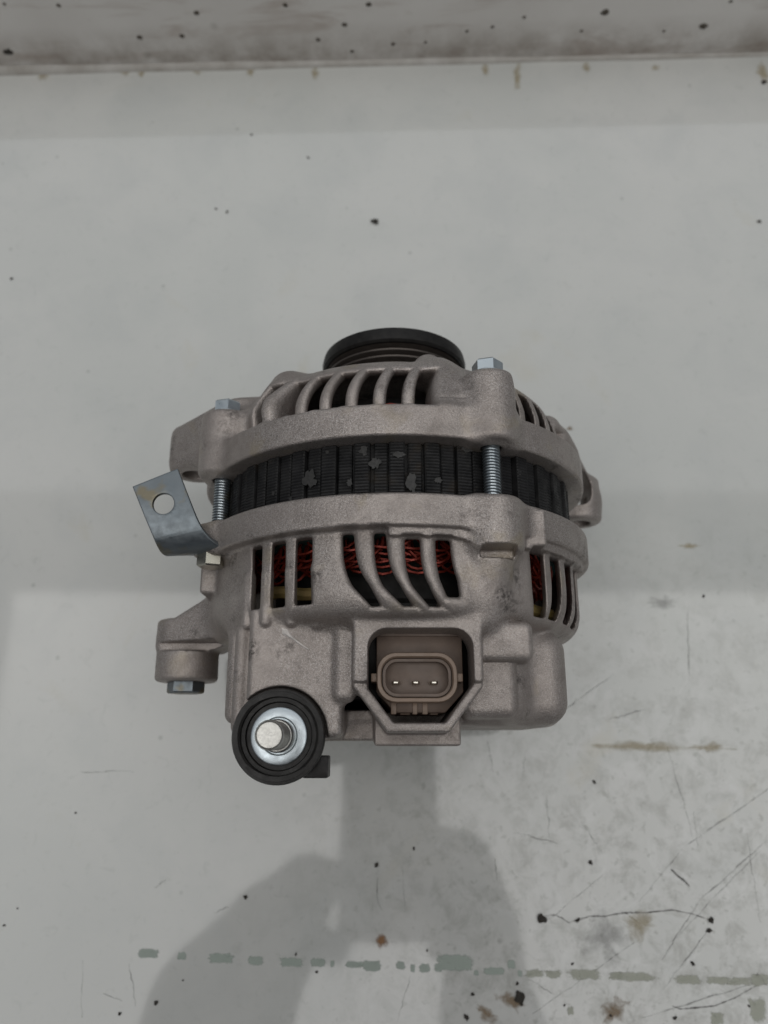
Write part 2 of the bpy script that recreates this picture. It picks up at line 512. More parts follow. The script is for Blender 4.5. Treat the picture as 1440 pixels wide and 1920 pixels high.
def build_ids(vol, names, mats, root_id, root_parent, relabel=None, scale=MM):
    """one object per id; everything but root_id becomes a child of the root object"""
    pos, nrm, Q, ids = vol.net()
    if relabel is not None: ids = relabel(pos, ids)
    qi = np.sort(ids[Q], axis=1)[:, 1].astype(int)
    qi = tidy_ids(Q, qi, len(pos))
    out = {}
    order = [root_id] + [k for k in names if k != root_id]
    for k in order:
        q = Q[qi == k]
        if len(q) < 30: continue
        used, inv = np.unique(q, return_inverse=True)
        q = inv.reshape(q.shape)
        me = bpy.data.meshes.new(names[k])
        v = pos[used]*scale
        me.vertices.add(len(v)); me.vertices.foreach_set('co', v.astype(np.float32).ravel())
        me.loops.add(q.size); me.loops.foreach_set('vertex_index', q.astype(np.int32).ravel())
        me.polygons.add(len(q))
        me.polygons.foreach_set('loop_start', np.arange(0, q.size, 4, dtype=np.int32))
        me.polygons.foreach_set('use_smooth', np.ones(len(q), bool))
        me.update(calc_edges=True); me.validate()
        me.normals_split_custom_set_from_vertices(nrm[used].tolist())
        me.materials.append(mats[k] if isinstance(mats, dict) else mats)
        o = bpy.data.objects.new(names[k], me)
        link(o, root_parent if k == root_id else out[root_id])
        out[k] = o
    return out

# distance functions (arrays are open grids)
def sbox(cx, cy, cz, hx, hy, hz, r=1.0):
    def f(X, Y, Z):
        qx, qy, qz = np.abs(X-cx)-hx+r, np.abs(Y-cy)-hy+r, np.abs(Z-cz)-hz+r
        return np.sqrt(np.maximum(qx, 0)**2 + np.maximum(qy, 0)**2 + np.maximum(qz, 0)**2) + np.minimum(np.maximum(qx, np.maximum(qy, qz)), 0) - r
    return f, (cx-hx, cx+hx, cy-hy, cy+hy, cz-hz, cz+hz)
def scyl_y(cx, cz, rad, y0, y1, r=1.0):
    def f(X, Y, Z):
        a = np.sqrt((X-cx)**2 + (Z-cz)**2) - rad + r; b2 = np.abs(Y-(y0+y1)/2) - (y1-y0)/2 + r
        return np.sqrt(np.maximum(a, 0)**2 + np.maximum(b2, 0)**2) + np.minimum(np.maximum(a, b2), 0) - r
    return f, (cx-rad, cx+rad, y0, y1, cz-rad, cz+rad)
def scyl_z(cx, cy, rad, z0, z1, r=1.0):
    def f(X, Y, Z):
        a = np.sqrt((X-cx)**2 + (Y-cy)**2) - rad + r; b2 = np.abs(Z-(z0+z1)/2) - (z1-z0)/2 + r
        return np.sqrt(np.maximum(a, 0)**2 + np.maximum(b2, 0)**2) + np.minimum(np.maximum(a, b2), 0) - r
    return f, (cx-rad, cx+rad, cy-rad, cy+rad, z0, z1)
def scap(a, b_, ra, rb):
    a, b_ = np.array(a, float), np.array(b_, float); d = b_-a; L = (d**2).sum(); m = max(ra, rb)
    def f(X, Y, Z):
        t = np.clip(((X-a[0])*d[0] + (Y-a[1])*d[1] + (Z-a[2])*d[2])/L, 0, 1)
        return np.sqrt((X-a[0]-t*d[0])**2 + (Y-a[1]-t*d[1])**2 + (Z-a[2]-t*d[2])**2) - (ra + t*(rb-ra))
    return f, tuple(v for i in range(3) for v in (min(a[i], b_[i])-m, max(a[i], b_[i])+m))
def srevolve(rad, y0, y1, r):
    def f(X, Y, Z):
        a = np.sqrt(X**2 + Z**2) - rad + r; b2 = np.abs(Y-(y0+y1)/2) - (y1-y0)/2 + r
        return np.sqrt(np.maximum(a, 0)**2 + np.maximum(b2, 0)**2) + np.minimum(np.maximum(a, b2), 0) - r
    return f, (-rad, rad, y0, y1, -rad, rad)
def swedge(c0, c1, z0, z1, y0, y1, w0, w1, r=1.5):
    """arm in the xz plane from c0 to c1, half-width w0 -> w1, extruded y0..y1"""
    a, b_ = np.array(c0, float), np.array(c1, float); d = b_-a; L = (d**2).sum(); m = max(w0, w1)
    def f(X, Y, Z):
        t = np.clip(((X-a[0])*d[0] + (Z-a[1])*d[1])/L, 0, 1)
        p = np.sqrt((X-a[0]-t*d[0])**2 + (Z-a[1]-t*d[1])**2) - (w0 + t*(w1-w0)) + r
        ya, yb = y0[0] + t*(y0[1]-y0[0]), y1[0] + t*(y1[1]-y1[0])
        q = np.maximum(ya - Y, Y - yb) + r
        return np.sqrt(np.maximum(p, 0)**2 + np.maximum(q, 0)**2) + np.minimum(np.maximum(p, q), 0) - r
    return f, (min(a[0], b_[0])-m, max(a[0], b_[0])+m, min(y0), max(y1), min(a[1], b_[1])-m, max(a[1], b_[1])+m)
def slot(path, width, rmin, y0, y1):
    """radial slot; path = [(y, theta_deg)], width = [(y, mm)]"""
    ys = np.array([p[0] for p in path]); th = np.radians([p[1] for p in path])
    wy = np.array([p[0] for p in width]); ww = np.array([p[1] for p in width])
    def f(X, Y, Z):
        rr = np.sqrt(X**2 + Z**2)
        dth = np.arctan2(Z, X) - np.interp(Y, ys, th).astype(np.float32)
        dth = (dth + np.pi) % (2*np.pi) - np.pi
        d = np.abs(dth)*rr - np.interp(Y, wy, ww).astype(np.float32)*0.5
        return np.maximum(np.maximum(d, rmin - rr), np.maximum(y0 - Y, Y - y1))
    thm = th.mean(); cx, cz = 60*math.cos(thm), 60*math.sin(thm)
    return f, (cx-18, cx+18, y0, y1, cz-18, cz+18)

BOLTR = 66.5
BOLTS = [math.radians(a) for a in (64.5, 153.0, 244.5, 333.0)]
def bolt_xz(a): return BOLTR*math.cos(a), BOLTR*math.sin(a)

# ------------------------------------------------------------------ alternator
alt = bpy.data.objects.new('alternator', None)
link(alt)
alt.location = (AX*MM, 0, AZ*MM)
tag(alt, 'cast aluminium car alternator with black pulley lying on a white table', 'alternator')

# ---- rear housing
HV = 0.55
V = Vol((-94, -2, -78), (80, 74, 78), HV)
n_r = {1: 'rear_housing', 2: 'flange', 3: 'bolt_boss', 4: 'bolt_boss', 5: 'bolt_boss', 6: 'bolt_boss', 7: 'mounting_ear', 8: 'connector_shroud', 9: 'terminal_block', 10: 'corner_boss', 11: 'bracket_boss', 12: 'rear_plate', 13: 'stepped_boss', 14: 'stepped_boss'}
f9, bb = srevolve(65.2, 34.5, 90, 8.5); V.add(lambda X, Y, Z: np.maximum(f9(X, Y, Z), Y - 64), (-66, 66, 34, 64, -66, 66), 1.0, 1)
f, bb = srevolve(57.5, 6.5, 50, 6.0); V.add(f, bb, 3.0, 1)
f, bb = sbox(4, 14, 67, 75, 19.5, 20, 2.0); V.cut(f, bb, 4.0)
f, bb = sbox(4, 5, 58, 27, 11.5, 22, 2.0); V.cut(f, bb, 3.0)
# terminal block on the upper left, a flat-topped box under the cap
f, bb = sbox(-30, 22, 28, 14.2, 19.5, 22.4, 2.2); V.add(f, bb, 2.5, 9)
f, bb = sbox(-15.5, 25, 40, 3.2, 12.5, 12.5, 2.4); V.add(f, bb, 2.0, 9)
tx, ty = P(522, 1380, 51)
f, bb = scyl_z(tx, ty, 13.9, 42.5, 70, 0.5); V.cut(f, bb, 0.8)
f, bb = scyl_z(tx, ty, 9.5, 8, 42, 1.0); V.add(f, bb, 3.0, 9)
# left flank beads
f, bb = scap((-50.5, 10, 31), (-50.5, 42, 31), 3.2, 3.2); V.add(f, bb, 4.0, 1)
f, bb = scap((-47.5, 6, 40), (-47.5, 34, 40), 2.4, 2.4); V.add(f, bb, 3.0, 1)
# connector shroud walls
f, bb = sbox(5.6, 20.5, 37, 18.6, 16.6, 21.5, 1.2)
def shroud(X, Y, Z):
    d = f0(X, Y, Z)
    for sx in (-1, 1):      # chamfered rear corners
        d = np.maximum(d, ((sx*(X-5.6) - 18.6)*0.80 + (17.6 - Y)*0.62 - 0.6))
    d = np.maximum(d, np.minimum(Z - 55.0, 17.8 - Y + 0*Z) if False else d)
    return d
f0 = f
V.add(shroud, bb, 1.6, 8)
# lower the rear half of the rim by a small step
f, bb = sbox(5.6, 9.0, 60.6, 24, 8.6, 5.0, 0.4); V.cut(f, bb, 0.6)
# upper right bosses and corner column
f, bb = sbox(36.5, 21.0, 8, 16.4, 14.5, 32, 7.0); V.add(f, bb, 2.0, 10)
f, bb = sbox(30.0, 29.8, 33, 9.8, 5.8, 20.5, 2.4); V.add(f, bb, 0.9, 13)
f, bb = sbox(27.0, 17.0, 31, 8.2, 9.0, 19.0, 3.2); V.add(f, bb, 0.9, 14)
# rear plate edges under the shroud
f, bb = sbox(6.0, 4.5, 30, 13, 4.2, 10, 0.8); V.add(f, bb, 1.0, 12)
f, bb = sbox(-10, 5.5, 25, 22, 3.6, 10, 0.8); V.add(f, bb, 1.0, 12)
# hollow inside
f, bb = srevolve(61.0, 41.0, 90, 3); V.cut(f, bb, 1.0)
f, bb = srevolve(47.0, 11, 60, 4); V.cut(f, bb, 1.0)
# flange ring
def ring(y0, y1, ro, ri):
    def f(X, Y, Z):
        rr = np.sqrt(X**2 + Z**2)
        a = np.maximum(rr - ro, ri - rr) + 0.9; b2 = np.abs(Y-(y0+y1)/2) - (y1-y0)/2 + 0.9
        return np.sqrt(np.maximum(a, 0)**2 + np.maximum(b2, 0)**2) + np.minimum(np.maximum(a, b2), 0) - 0.9
    return f, (-ro, ro, y0, y1, -ro, ro)
f, bb = ring(60.3, 70.2, 69.6, 60.5); V.add(f, bb, 1.4, 2)
# thin second ledge behind the flange, top and right
def ledge(X, Y, Z):
    rr = np.sqrt(X**2 + Z**2); th = np.degrees(np.arctan2(Z, X))
    d = np.maximum(np.maximum(rr - 67.6, 61 - rr), np.abs(Y - 59.2) - 1.5)
    return np.maximum(d, np.maximum(12 - th, th - 93)*1.1)
V.add(ledge, (-5, 68, 57, 61, 10, 68), 0.7, 2)
# bolt bosses
for i, a in enumerate(BOLTS):
    bx, bz = bolt_xz(a)
    if i == 1:
        f, bb = scyl_y(bx, bz, 8.6, 60.4, 70.3, 1.6); V.add(f, bb, 4.0, 3+i)
        continue
    f, bb = scyl_y(bx, bz, 8.6, 54.0, 70.3, 1.6); V.add(f, bb, 4.0, 3+i)
    f, bb = scap((bx*0.955, 53, bz*0.955), (bx*0.87, 38, bz*0.87), 7.0, 6.4); V.add(f, bb, 3.0, 3+i)
# dark slot under the upper right boss where the bolt tip shows
bx, bz = bolt_xz(BOLTS[0])
f, bb = sbox(bx+0.3, 53.8, bz+5.0, 5.2, 1.5, 5.5, 0.8); V.cut(f, bb, 0.5)
# notch lug right of that boss
f, bb = sbox(41.5, 63.0, 51.5, 3.4, 6.2, 4.6, 0.8); V.add(f, bb, 1.0, 3)
# mounting ear on the left
f, bb = swedge((-76, -6), (-50, 2), 0, 0, (33.5, 33.0), (44.5, 57.0), 11.5, 15, 1.6); V.add(f, bb, 5.0, 7)
f, bb = scyl_y(-75.8, -6, 11.2, 22.5, 40, 1.6); V.add(f, bb, 1.2, 7)
f, bb = scyl_y(-75.8, -6, 4.2, 20, 48, 0.2); V.cut(f, bb, 0.3)
f, bb = sbox(-58, 30.0, -2, 5.5, 4.6, 20, 2.5); V.cut(f, bb, 2.5)
f, bb = sbox(-76, 34.4, 17, 14, 1.5, 15.6, 0.5); V.cut(f, bb, 0.8)
# block that carries the sheet bracket
f, bb = sbox(-57.2, 54.4, 14, 8.6, 5.4, 12, 1.4); V.add(f, bb, 1.6, 11)
# connector cavity: octagon-like opening through the shroud
def cavity(X, Y, Z):
    qx, qy = np.abs(X-6.4) - 15.0 + 5.5, np.abs(Y-19.6) - 13.0 + 5.5
    d = np.sqrt(np.maximum(qx, 0)**2 + np.maximum(qy, 0)**2) + np.minimum(np.maximum(qx, qy), 0) - 5.5
    for sx in (-1, 1):
        d = np.maximum(d, ((sx*(X-6.0) - 14.6)*0.80 + (17.0 - Y)*0.62 - 0.6))
    return np.maximum(np.maximum(d, 22 - Z), Z - 70) + 0*Z
V.cut(cavity, (-10, 23, 5, 34, 21, 64), 0.5)
# cooling slots
def soften(path, w=3.0):
    ys = np.array([p[0] for p in path], float); v = np.array([p[1] for p in path], float)
    yy = np.arange(ys.min()-4, ys.max()+4, 0.25); t = np.interp(yy, ys, v)
    # extend the end slopes so that smoothing keeps them
    s0, s1 = (v[1]-v[0])/(ys[1]-ys[0]), (v[-1]-v[-2])/(ys[-1]-ys[-2])
    t = np.where(yy < ys[0], v[0]+s0*(yy-ys[0]), t); t = np.where(yy > ys[-1], v[-1]+s1*(yy-ys[-1]), t)
    k = np.exp(-0.5*(np.arange(-24, 25)*0.25/w)**2); k /= k.sum()
    tt = np.convolve(np.pad(t, 24, mode='reflect', reflect_type='odd'), k, 'valid')
    return list(zip(yy, tt))
def vslot(path, width, z0, y0, y1, z1=80):
    """slot with upright walls; path = [(y, x)]"""
    ys = np.array([p[0] for p in path]); xs = np.array([p[1] for p in path])
    wy = np.array([p[0] for p in width]); ww = np.array([p[1] for p in width])
    def f(X, Y, Z):
        d = np.abs(X - np.interp(Y, ys, xs).astype(np.float32)) - np.interp(Y, wy, ww).astype(np.float32)*0.5
        return np.maximum(np.maximum(d, z0 - Z), np.maximum(y0 - Y, Y - y1))
    return f, (xs.min()-4, xs.max()+4, y0, y1, z0, z1)
SL = [
    ([(40, 132.4), (62, 133.2)], [(40, 3.2), (60, 3.2)]),
    ([(40, 124.1), (62, 124.5)], [(40, 4.5), (60, 4.2)]),
    ([(40, 115.7), (62, 116.0)], [(40, 5.2), (60, 4.8)]),
    ([(38.5, 95.6), (40, 96.6), (44, 100.0), (50.3, 102.6), (60, 103.3)], [(39, 2.8), (44, 4.6), (50, 3.6), (60, 2.9)]),
    ([(38.5, 87.3), (39.8, 88.6), (42.2, 91.0), (46.1, 92.9), (50, 94.2), (60, 94.8)], [(39, 3.0), (44, 4.6), (50, 3.7), (60, 3.1)]),
    ([(38.5, 80.4), (40, 81.8), (42.3, 83.5), (46.1, 85.2), (50, 86.0), (60, 86.3)], [(39, 3.2), (44, 4.6), (50, 4.3), (60, 4.0)]),
    ([(42, 75.6), (46.5, 76.7), (50.3, 77.8), (60, 78.1)], [(41, 3.4), (46, 4.8), (50, 4.4), (60, 3.8)]),
    ([(38, 53.5), (43, 51.5), (60, 50.3)], [(38, 4.5), (60, 4.5)]),
    ([(38, 47.0), (44, 43.0), (50, 42.2), (60, 42.0)], [(38, 3.2), (50, 3.9), (60, 3.6)]),
    ([(38, 39.4), (44, 35.2), (50, 34.3), (60, 34.0)], [(38, 3.2), (50, 3.9), (60, 3.6)]),
    ([(38, 31.4), (44, 27.2), (50, 26.3), (60, 26.0)], [(38, 3.2), (50, 3.9), (60, 3.6)]),
    ([(38, 23.4), (44, 19.2), (50, 18.3), (60, 18.0)], [(38, 3.2), (50, 3.9), (60, 3.6)]),
    ([(38, 14.4), (44, 10.2), (50, 9.3), (60, 9.0)], [(38, 3.2), (50, 3.9), (60, 3.6)]),
]
for th in list(range(-160, -120, 9)) + list(range(-104, -38, 9)):
    SL.append(([(38, th), (60, th)], [(38, 4), (60, 4)]))
for i, (pth, w) in enumerate(SL):
    y0 = 39.6 if i < 3 else (41.2 if i == 6 else 38.6)
    y1 = 57.6 if 5 <= i < 13 else 59.4
    if i < 7:
        f, bb = vslot(soften([(y, 63*math.cos(math.radians(t))) for y, t in pth]), w, 30, y0, y1)
        V.cut(f, bb, 2.8 if i >= 3 else 1.0)
    elif i < 11:
        xx, ww_, dx = ((43.2, 4.6, 0.0), (50.3, 3.5, -2.4), (56.4, 2.6, -2.6), (60.8, 1.7, -2.6))[i-7]
        f, bb = vslot(soften([(37, xx+dx), (40, xx+dx*0.6), (45, xx), (60, xx-0.4)]), [(37, ww_*0.8), (45, ww_), (60, ww_)], 2 if i > 7 else 20, 38.0, y1)
        V.cut(f, bb, 1.3)
    else:
        f, bb = slot(pth, w, 45, y0, y1)
        V.cut(f, bb, 1.8)
# the straight ribs run out as small fingers on the block below their slots
for x_, r_, y_ in ((-45.6, 2.0, 36.0), (-39.2, 1.7, 35.8), (-31.6, 1.5, 35.6), (-23.6, 1.8, 35.4)):
    zc = math.sqrt(65.2**2 - x_**2) - r_
    f, bb = scap((x_, 50, zc), (x_, y_, min(zc, 51.2)), r_, r_); V.add(f, bb, 1.0, 1)
RIB0 = 40
SLMID = [np.interp(50, [p[0] for p in s[0]], [p[1] for p in s[0]]) for s in SL]
def rib_label(pos, ids, base=RIB0):
    th = np.degrees(np.arctan2(pos[:, 2], pos[:, 0])); rr = np.hypot(pos[:, 0], pos[:, 2])
    ids = np.where(ids == 0, 1, ids)
    for i in range(len(SL)-1):
        a, b2 = SL[i][0], SL[i+1][0]
        ta = np.interp(pos[:, 1], [p[0] for p in a], [p[1] for p in a]); tb = np.interp(pos[:, 1], [p[0] for p in b2], [p[1] for p in b2])
        if abs(SLMID[i]-SLMID[i+1]) > 15: continue
        lo, hi = np.minimum(ta, tb), np.maximum(ta, tb)
        m = (th > lo) & (th < hi) & (rr > 54) & (pos[:, 1] > 40) & (pos[:, 1] < 59) & (ids == 1)
        ids = np.where(m, base+i, ids)
    return ids
for i in range(len(SL)): n_r[RIB0+i] = 'cooling_rib'
rear = build_ids(V, n_r, M['cast'], 1, alt, rib_label)
del V

# ---- front housing
V = Vol((-94, 84, -78), (92, 131, 78), HV)
n_f = {1: 'front_housing', 2: 'flange', 3: 'bolt_boss', 4: 'bolt_boss', 5: 'bolt_boss', 6: 'bolt_boss', 7: 'mounting_ear', 8: 'adjusting_lug', 9: 'rounded_boss', 10: 'rounded_boss'}
fd, bb = srevolve(62.8, 84, 123.0, 19.5); V.add(fd, bb, 1.0, 1)
fb, bb = srevolve(33, 110, 128.0, 3); V.add(fb, bb, 4.0, 1)
f, bb = srevolve(59.3, 60, 119.0, 17.5); V.cut(f, bb, 1.0)
f, bb = srevolve(16, 110, 140, 1); V.cut(f, bb, 1.0)
f, bb = ring(87.8, 98.2, 69.8, 58); V.add(f, bb, 1.4, 2)
for i, a in enumerate(BOLTS):
    bx, bz = bolt_xz(a)
    f, bb = scyl_y(bx, bz, 8.4, 87.9, 110.8, 1.8); V.add(f, bb, 4.0, 3+i)
    f, bb = swedge((bx*0.97, bz*0.97), (bx*0.72, bz*0.72), 0, 0, (92, 92), (109.5, 117), 7.6, 7.0, 2.5); V.add(f, bb, 4.0, 3+i)
    f, bb = scyl_y(bx, bz, 3.2, 80, 120, 0.2); V.cut(f, bb, 0.2)
# solid wall between the upper right boss and the first slot
f, bb = scap((14, 100, 58.5), (13.5, 116, 50.5), 8.0, 6.0); V.add(f, bb, 5.0, 9)
f, bb = scap((11.5, 118, 46), (11, 123, 42), 6.0, 5.4); V.add(f, bb, 3.0, 9)
f, bb = scap((-39, 104, 45), (-36, 116, 40), 9.0, 7.0); V.add(f, bb, 4.0, 10)
# left ear
f, bb = swedge((-77, -2), (-54, 14), 0, 0, (103, 93), (119, 121), 10, 13, 2.5); V.add(f, bb, 5.0, 7)
f, bb = scyl_y(-77, -3, 10, 101, 117, 2.0); V.add(f, bb, 2.0, 7)
f, bb = scyl_y(-77, -3, 5.2, 95, 130, 0.3); V.cut(f, bb, 0.6)
# right lug
f, bb = scap((60, 113, -2), (76, 96, -22), 9.0, 8.4); V.add(f, bb, 5.0, 8)
f, bb = scyl_y(75.5, -23, 9.3, 87.2, 106, 2.0); V.add(f, bb, 3.0, 8)
f, bb = scyl_y(75.5, -23, 4.6, 80, 98, 0.3); V.cut(f, bb, 0.6)
f, bb = scap((58, 116, 8), (66, 110, -4), 5, 5); V.add(f, bb, 4.0, 8)
fg, bb = sbox(71, 98.8, -24, 7.8, 6.2, 34, 4.5)
V.cut(lambda X, Y, Z: np.maximum(fg(X, Y, Z), 70.6 - np.sqrt(X**2 + Z**2)), bb, 1.2)
FS = [82.7, 91.0, 99.3, 107.5, 115.7, 124.0, 132.3, 51.5, 43.4, 35.3, 27.2, 19.1, 11.0] + list(range(-165, -125, 8)) + list(range(-105, -45, 8))
for i, th in enumerate(FS):
    pth = soften([(98, th), (106, th), (112, th-1.5), (124, th-7)])
    y1 = 114.2
    if 7 <= i < 11:
        xx, ww_ = ((38.6, 3.4), (44.6, 3.4), (50.2, 2.6), (55.2, 1.8))[i-7]
        f, bb = vslot([(98, xx), (106, xx-0.3), (118, xx-3)], [(98, ww_), (118, ww_)], 8, 98.9, 114)
        V.cut(f, bb, 1.2)
        continue
    f, bb = slot(pth, [(98, 4.4), (112, 4.6)], 40, 98.9, y1)
    V.cut(f, bb, 2.4)
def rib_label_f(pos, ids):
    th = np.degrees(np.arctan2(pos[:, 2], pos[:, 0])); rr = np.hypot(pos[:, 0], pos[:, 2])
    ids = np.where(ids == 0, 1, ids)
    sh = np.interp(pos[:, 1], [98, 106, 112, 124], [0, 0, -1.5, -7])
    for i in range(len(FS)-1):
        lo, hi = min(FS[i], FS[i+1]), max(FS[i], FS[i+1])
        if hi-lo > 10: continue
        m = (th-sh > lo) & (th-sh < hi) & (rr > 50) & (pos[:, 1] > 98.6) & (pos[:, 1] < 116) & (ids == 1)
        ids = np.where(m, RIB0+i, ids)
    return ids
for i in range(len(FS)): n_f[RIB0+i] = 'cooling_rib'
front = build_ids(V, n_f, M['cast'], 1, alt, rib_label_f)
del V

# ---- stator: core plus separate lamination blocks
b = MB(); b.lathe([(60, 71), (62.0, 71), (62.0, 87.5), (60, 87.5)], (0, 0, 0), 'y', 96)
stator = b.build('stator', M['varnish'], alt)
def lam_block(w, r0):
    mb = MB(); rows = []
    n = 19
    for i in range(n):
        y0 = 69.8 + i*(19.0/n)
        for dy, dr in ((0.0, -0.24), (0.3, 0.0), (0.7, 0.0)):
            rows.append((y0 + dy*(19.0/n), r0 + dr))
    rings = []
    for y, r in rows:
        rings.append([(-w/2, y, 61.0), (w/2, y, 61.0), (w/2, y, r-0.35), (w/2-0.45, y, r), (-w/2+0.45, y, r), (-w/2, y, r-0.35)])
    mb.loft(rings)
    return mb
NB = 76
protos = [lam_block(4.75, 64.4).build('lamination_block', M['varnish'], stator, False), lam_block(4.3, 63.5).build('lamination_block', M['varnish'], stator, False)]
for k in range(NB):
    o = protos[k % 2] if k < 2 else copy_obj(protos[k % 2], stator)
    o.rotation_euler = (0, 2*math.pi*k/NB + R.uniform(-0.006, 0.006), 0)
    q_ = R.uniform(0.996, 1.004); o.scale = (q_, 1, q_)
# loose chips of varnish on the stator
def blob(n, rx, ry, jit, rr):
    return [(rx*(1+rr.uniform(-jit, jit))*math.cos(2*math.pi*i/n), ry*(1+rr.uniform(-jit, jit))*math.sin(2*math.pi*i/n)) for i in range(n)]
def cylsurf(u, v, rad):
    z = rad*0.9
    for _ in range(60):
        x, y = P(u, v, z); z = 0.5*z + 0.5*math.sqrt(max(0, rad*rad - x*x))
    return math.atan2(z, x), y
for (u, v, rx, ry) in [(580, 898, 2.3, 2.9), (682, 845, 1.4, 1.5), (747, 852, 1.9, 1.1), (772, 905, 1.6, 3.2), (821, 900, 1.3, 1.0), (875, 842, 2.0, 1.6), (613, 848, 0.7, 0.6), (545, 935, 0.6, 0.9), (512, 925, 0.6, 0.9), (975, 885, 0.8, 1.3), (703, 868, 1.7, 2.0), (655, 905, 0.8, 1.4)]:
    th, y = cylsurf(u, v, 64.6)
    pts = blob(19, rx*0.9, ry*0.9, 0.42, R)
    mb = MB()
    rings = [[((rad)*math.cos(th - px/64.6), y + py, rad*math.sin(th - px/64.6)) for px, py in pts] for rad in (64.3, 64.58)]
    mb.loft(rings)
    mb.build('varnish_chip', M['flake'], stator, False)

# ---- inside: rotor, fan, windings
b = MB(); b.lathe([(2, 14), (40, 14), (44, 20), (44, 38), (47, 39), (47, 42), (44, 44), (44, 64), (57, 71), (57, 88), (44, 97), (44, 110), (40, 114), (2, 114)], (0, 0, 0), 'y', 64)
b.build('rotor', M['rotor'], alt)  # rotor and fan as one solid core, blocks light behind the slots
def winding(y_in, y_out, sgn, seed):
    rr = random.Random(seed); mb = MB()
    for s in range(42):
        t0 = 2*math.pi*s/42
        for j in range(6):
            r = 50.5 + ((j*2.3) % 6) + rr.uniform(-0.5, 0.5)
            yo = y_out + sgn*(j*1.25 + rr.uniform(-0.5, 0.5))
            sp = rr.uniform(0.26, 0.42); o = rr.uniform(-0.05, 0.05)
            pts = []
            for q in range(9):
                t = q/8
                yy = y_in + (yo - y_in)*math.sin(math.pi*t)**0.28
                a = t0 + o + sp*(t-0.5)
                pts.append(((r+0.5*math.sin(3*t+j))*math.cos(a), yy, (r+0.5*math.sin(3*t+j))*math.sin(a)))
            mb.tube(pts, 0.48, 5)
    return mb.build('copper_winding', M['copper'], alt)
winding(70, 50.5, 1, 3); winding(88, 106, -1, 4)
b = MB(); b.lathe([(57.6, 60.5), (59.2, 60.5), (59.2, 70), (57.6, 70)], (0, 0, 0), 'y', 72); b.build('insulating_ring', M['teal'], alt)
b = MB()
b.tube([(56*math.cos(math.radians(a)), 45.5 + 1.0*math.sin(a*0.2), 54.0*math.sin(math.radians(a))) for a in range(108, 140, 3)], 2.0, 8)
b.build('sleeved_lead', M['olive'], alt)
b = MB(); b.tube([(38, 41.5, 44), (44, 41, 37), (50, 41, 30)], 2.0, 8); b.build('sleeved_lead', M['olive'], alt)

# ---- pulley
prof = [(10, 128), (24.0, 128.2), (25.2, 128.6)]
y = 128.6
for i in range(5):
    prof += [(26.8, y), (26.9, y+0.4), (24.0, y+1.3), (24.0, y+1.7), (26.8, y+2.6)]
    y += 2.75
gro = MB(); gro.lathe(prof + [(26.0, y+0.2), (10, y+0.2)], (0, 0, 0), 'y', 96)
b = MB(); b.lathe([(12, 143.0), (27.4, 142.4), (28.3, 143.2), (28.6, 145.2), (28.0, 147.8), (26.0, 148.4), (22, 148.2), (21, 143.5), (12, 143.4)], (0, 0, 0), 'y', 96)
pul = b.build('pulley', M['pulley'], alt)
gro.build('grooved_rim', M['groove'], pul, True, 50)
b = MB(); b.lathe([(2, 120), (8.5, 120), (8.5, 150), (2, 150)], (0, 0, 0), 'y', 32); b.build('shaft', M['steel'], alt)

# ---- through bolts: threaded shank, flanged hex head
for i, a in enumerate(BOLTS):
    bx, bz = bolt_xz(a)
    root = MB()
    y_ = 61.0 if i == 1 else 58.0
    root.lathe([(2.3, y_), (2.45, y_ + 0.4), (2.45, 111)], (bx, 0, bz), 'y', 20)
    o = root.build('through_bolt', M['zinc'], alt)
    th = MB(); rings = []
    n, pitch = 16, 0.95
    turns = int(19/pitch)
    pr = []
    for k in range(turns*n + 1):
        t = 2*math.pi*k/n; yy = 69.5 + pitch*k/n
        c, s_ = math.cos(t), math.sin(t)
        pr.append([(bx + rr*c, yy + dy, bz + rr*s_) for rr, dy in ((2.35, -0.42), (2.8, -0.08), (2.8, 0.08), (2.35, 0.42))])
    th.loft(pr); th.build('thread', M['zinc_blue'], o, True, 30)
    hd = MB(); hd.lathe([(3, 110.7), (5.7, 110.8), (5.7, 111.7), (4.8, 112.3), (3, 112.3)], (bx, 0, bz), 'y', 32)
    hd.loft([hexring(4.9, 112.1, (bx, 0, bz), 'y', 0.25), hexring(4.9, 115.6, (bx, 0, bz), 'y', 0.25), hexring(4.3, 116.2, (bx, 0, bz), 'y', 0.25)])
    hd.build('bolt_head', M['zinc'], o, True, 25, 0.0)

# ---- bolt in the rear mounting ear
ex, ez = -75.8, -6.0
b = MB(); b.loft([hexring(6.7, -22.4, (ex, 0, ez), '-y', 0.45), hexring(6.7, -19.0, (ex, 0, ez), '-y', 0.45), hexring(6.1, -18.5, (ex, 0, ez), '-y', 0.45)])
mbolt = b.build('ear_bolt', M['zinc_blue'], alt, True, 25)
b = MB(); b.lathe([(3.9, 22), (3.9, 40)], (ex, 0, ez), 'y', 24); b.build('shank', M['zinc'], mbolt)

# ---- output terminal: black insulating cap, washer, nut, stud
cz = 51.0
c = (tx, ty, cz)
prof = [(4, -9), (11.2, -9), (12.2, -7.5), (12.9, -3), (13.3, -2.2), (13.3, 0.2), (12.9, 0.9), (11.5, 1.0), (10.9, 0.5), (10.7, -0.6), (9.6, -0.7), (9.3, -1.9), (4, -2.0)]
b = MB(); b.lathe(prof, c, 'z', 72)
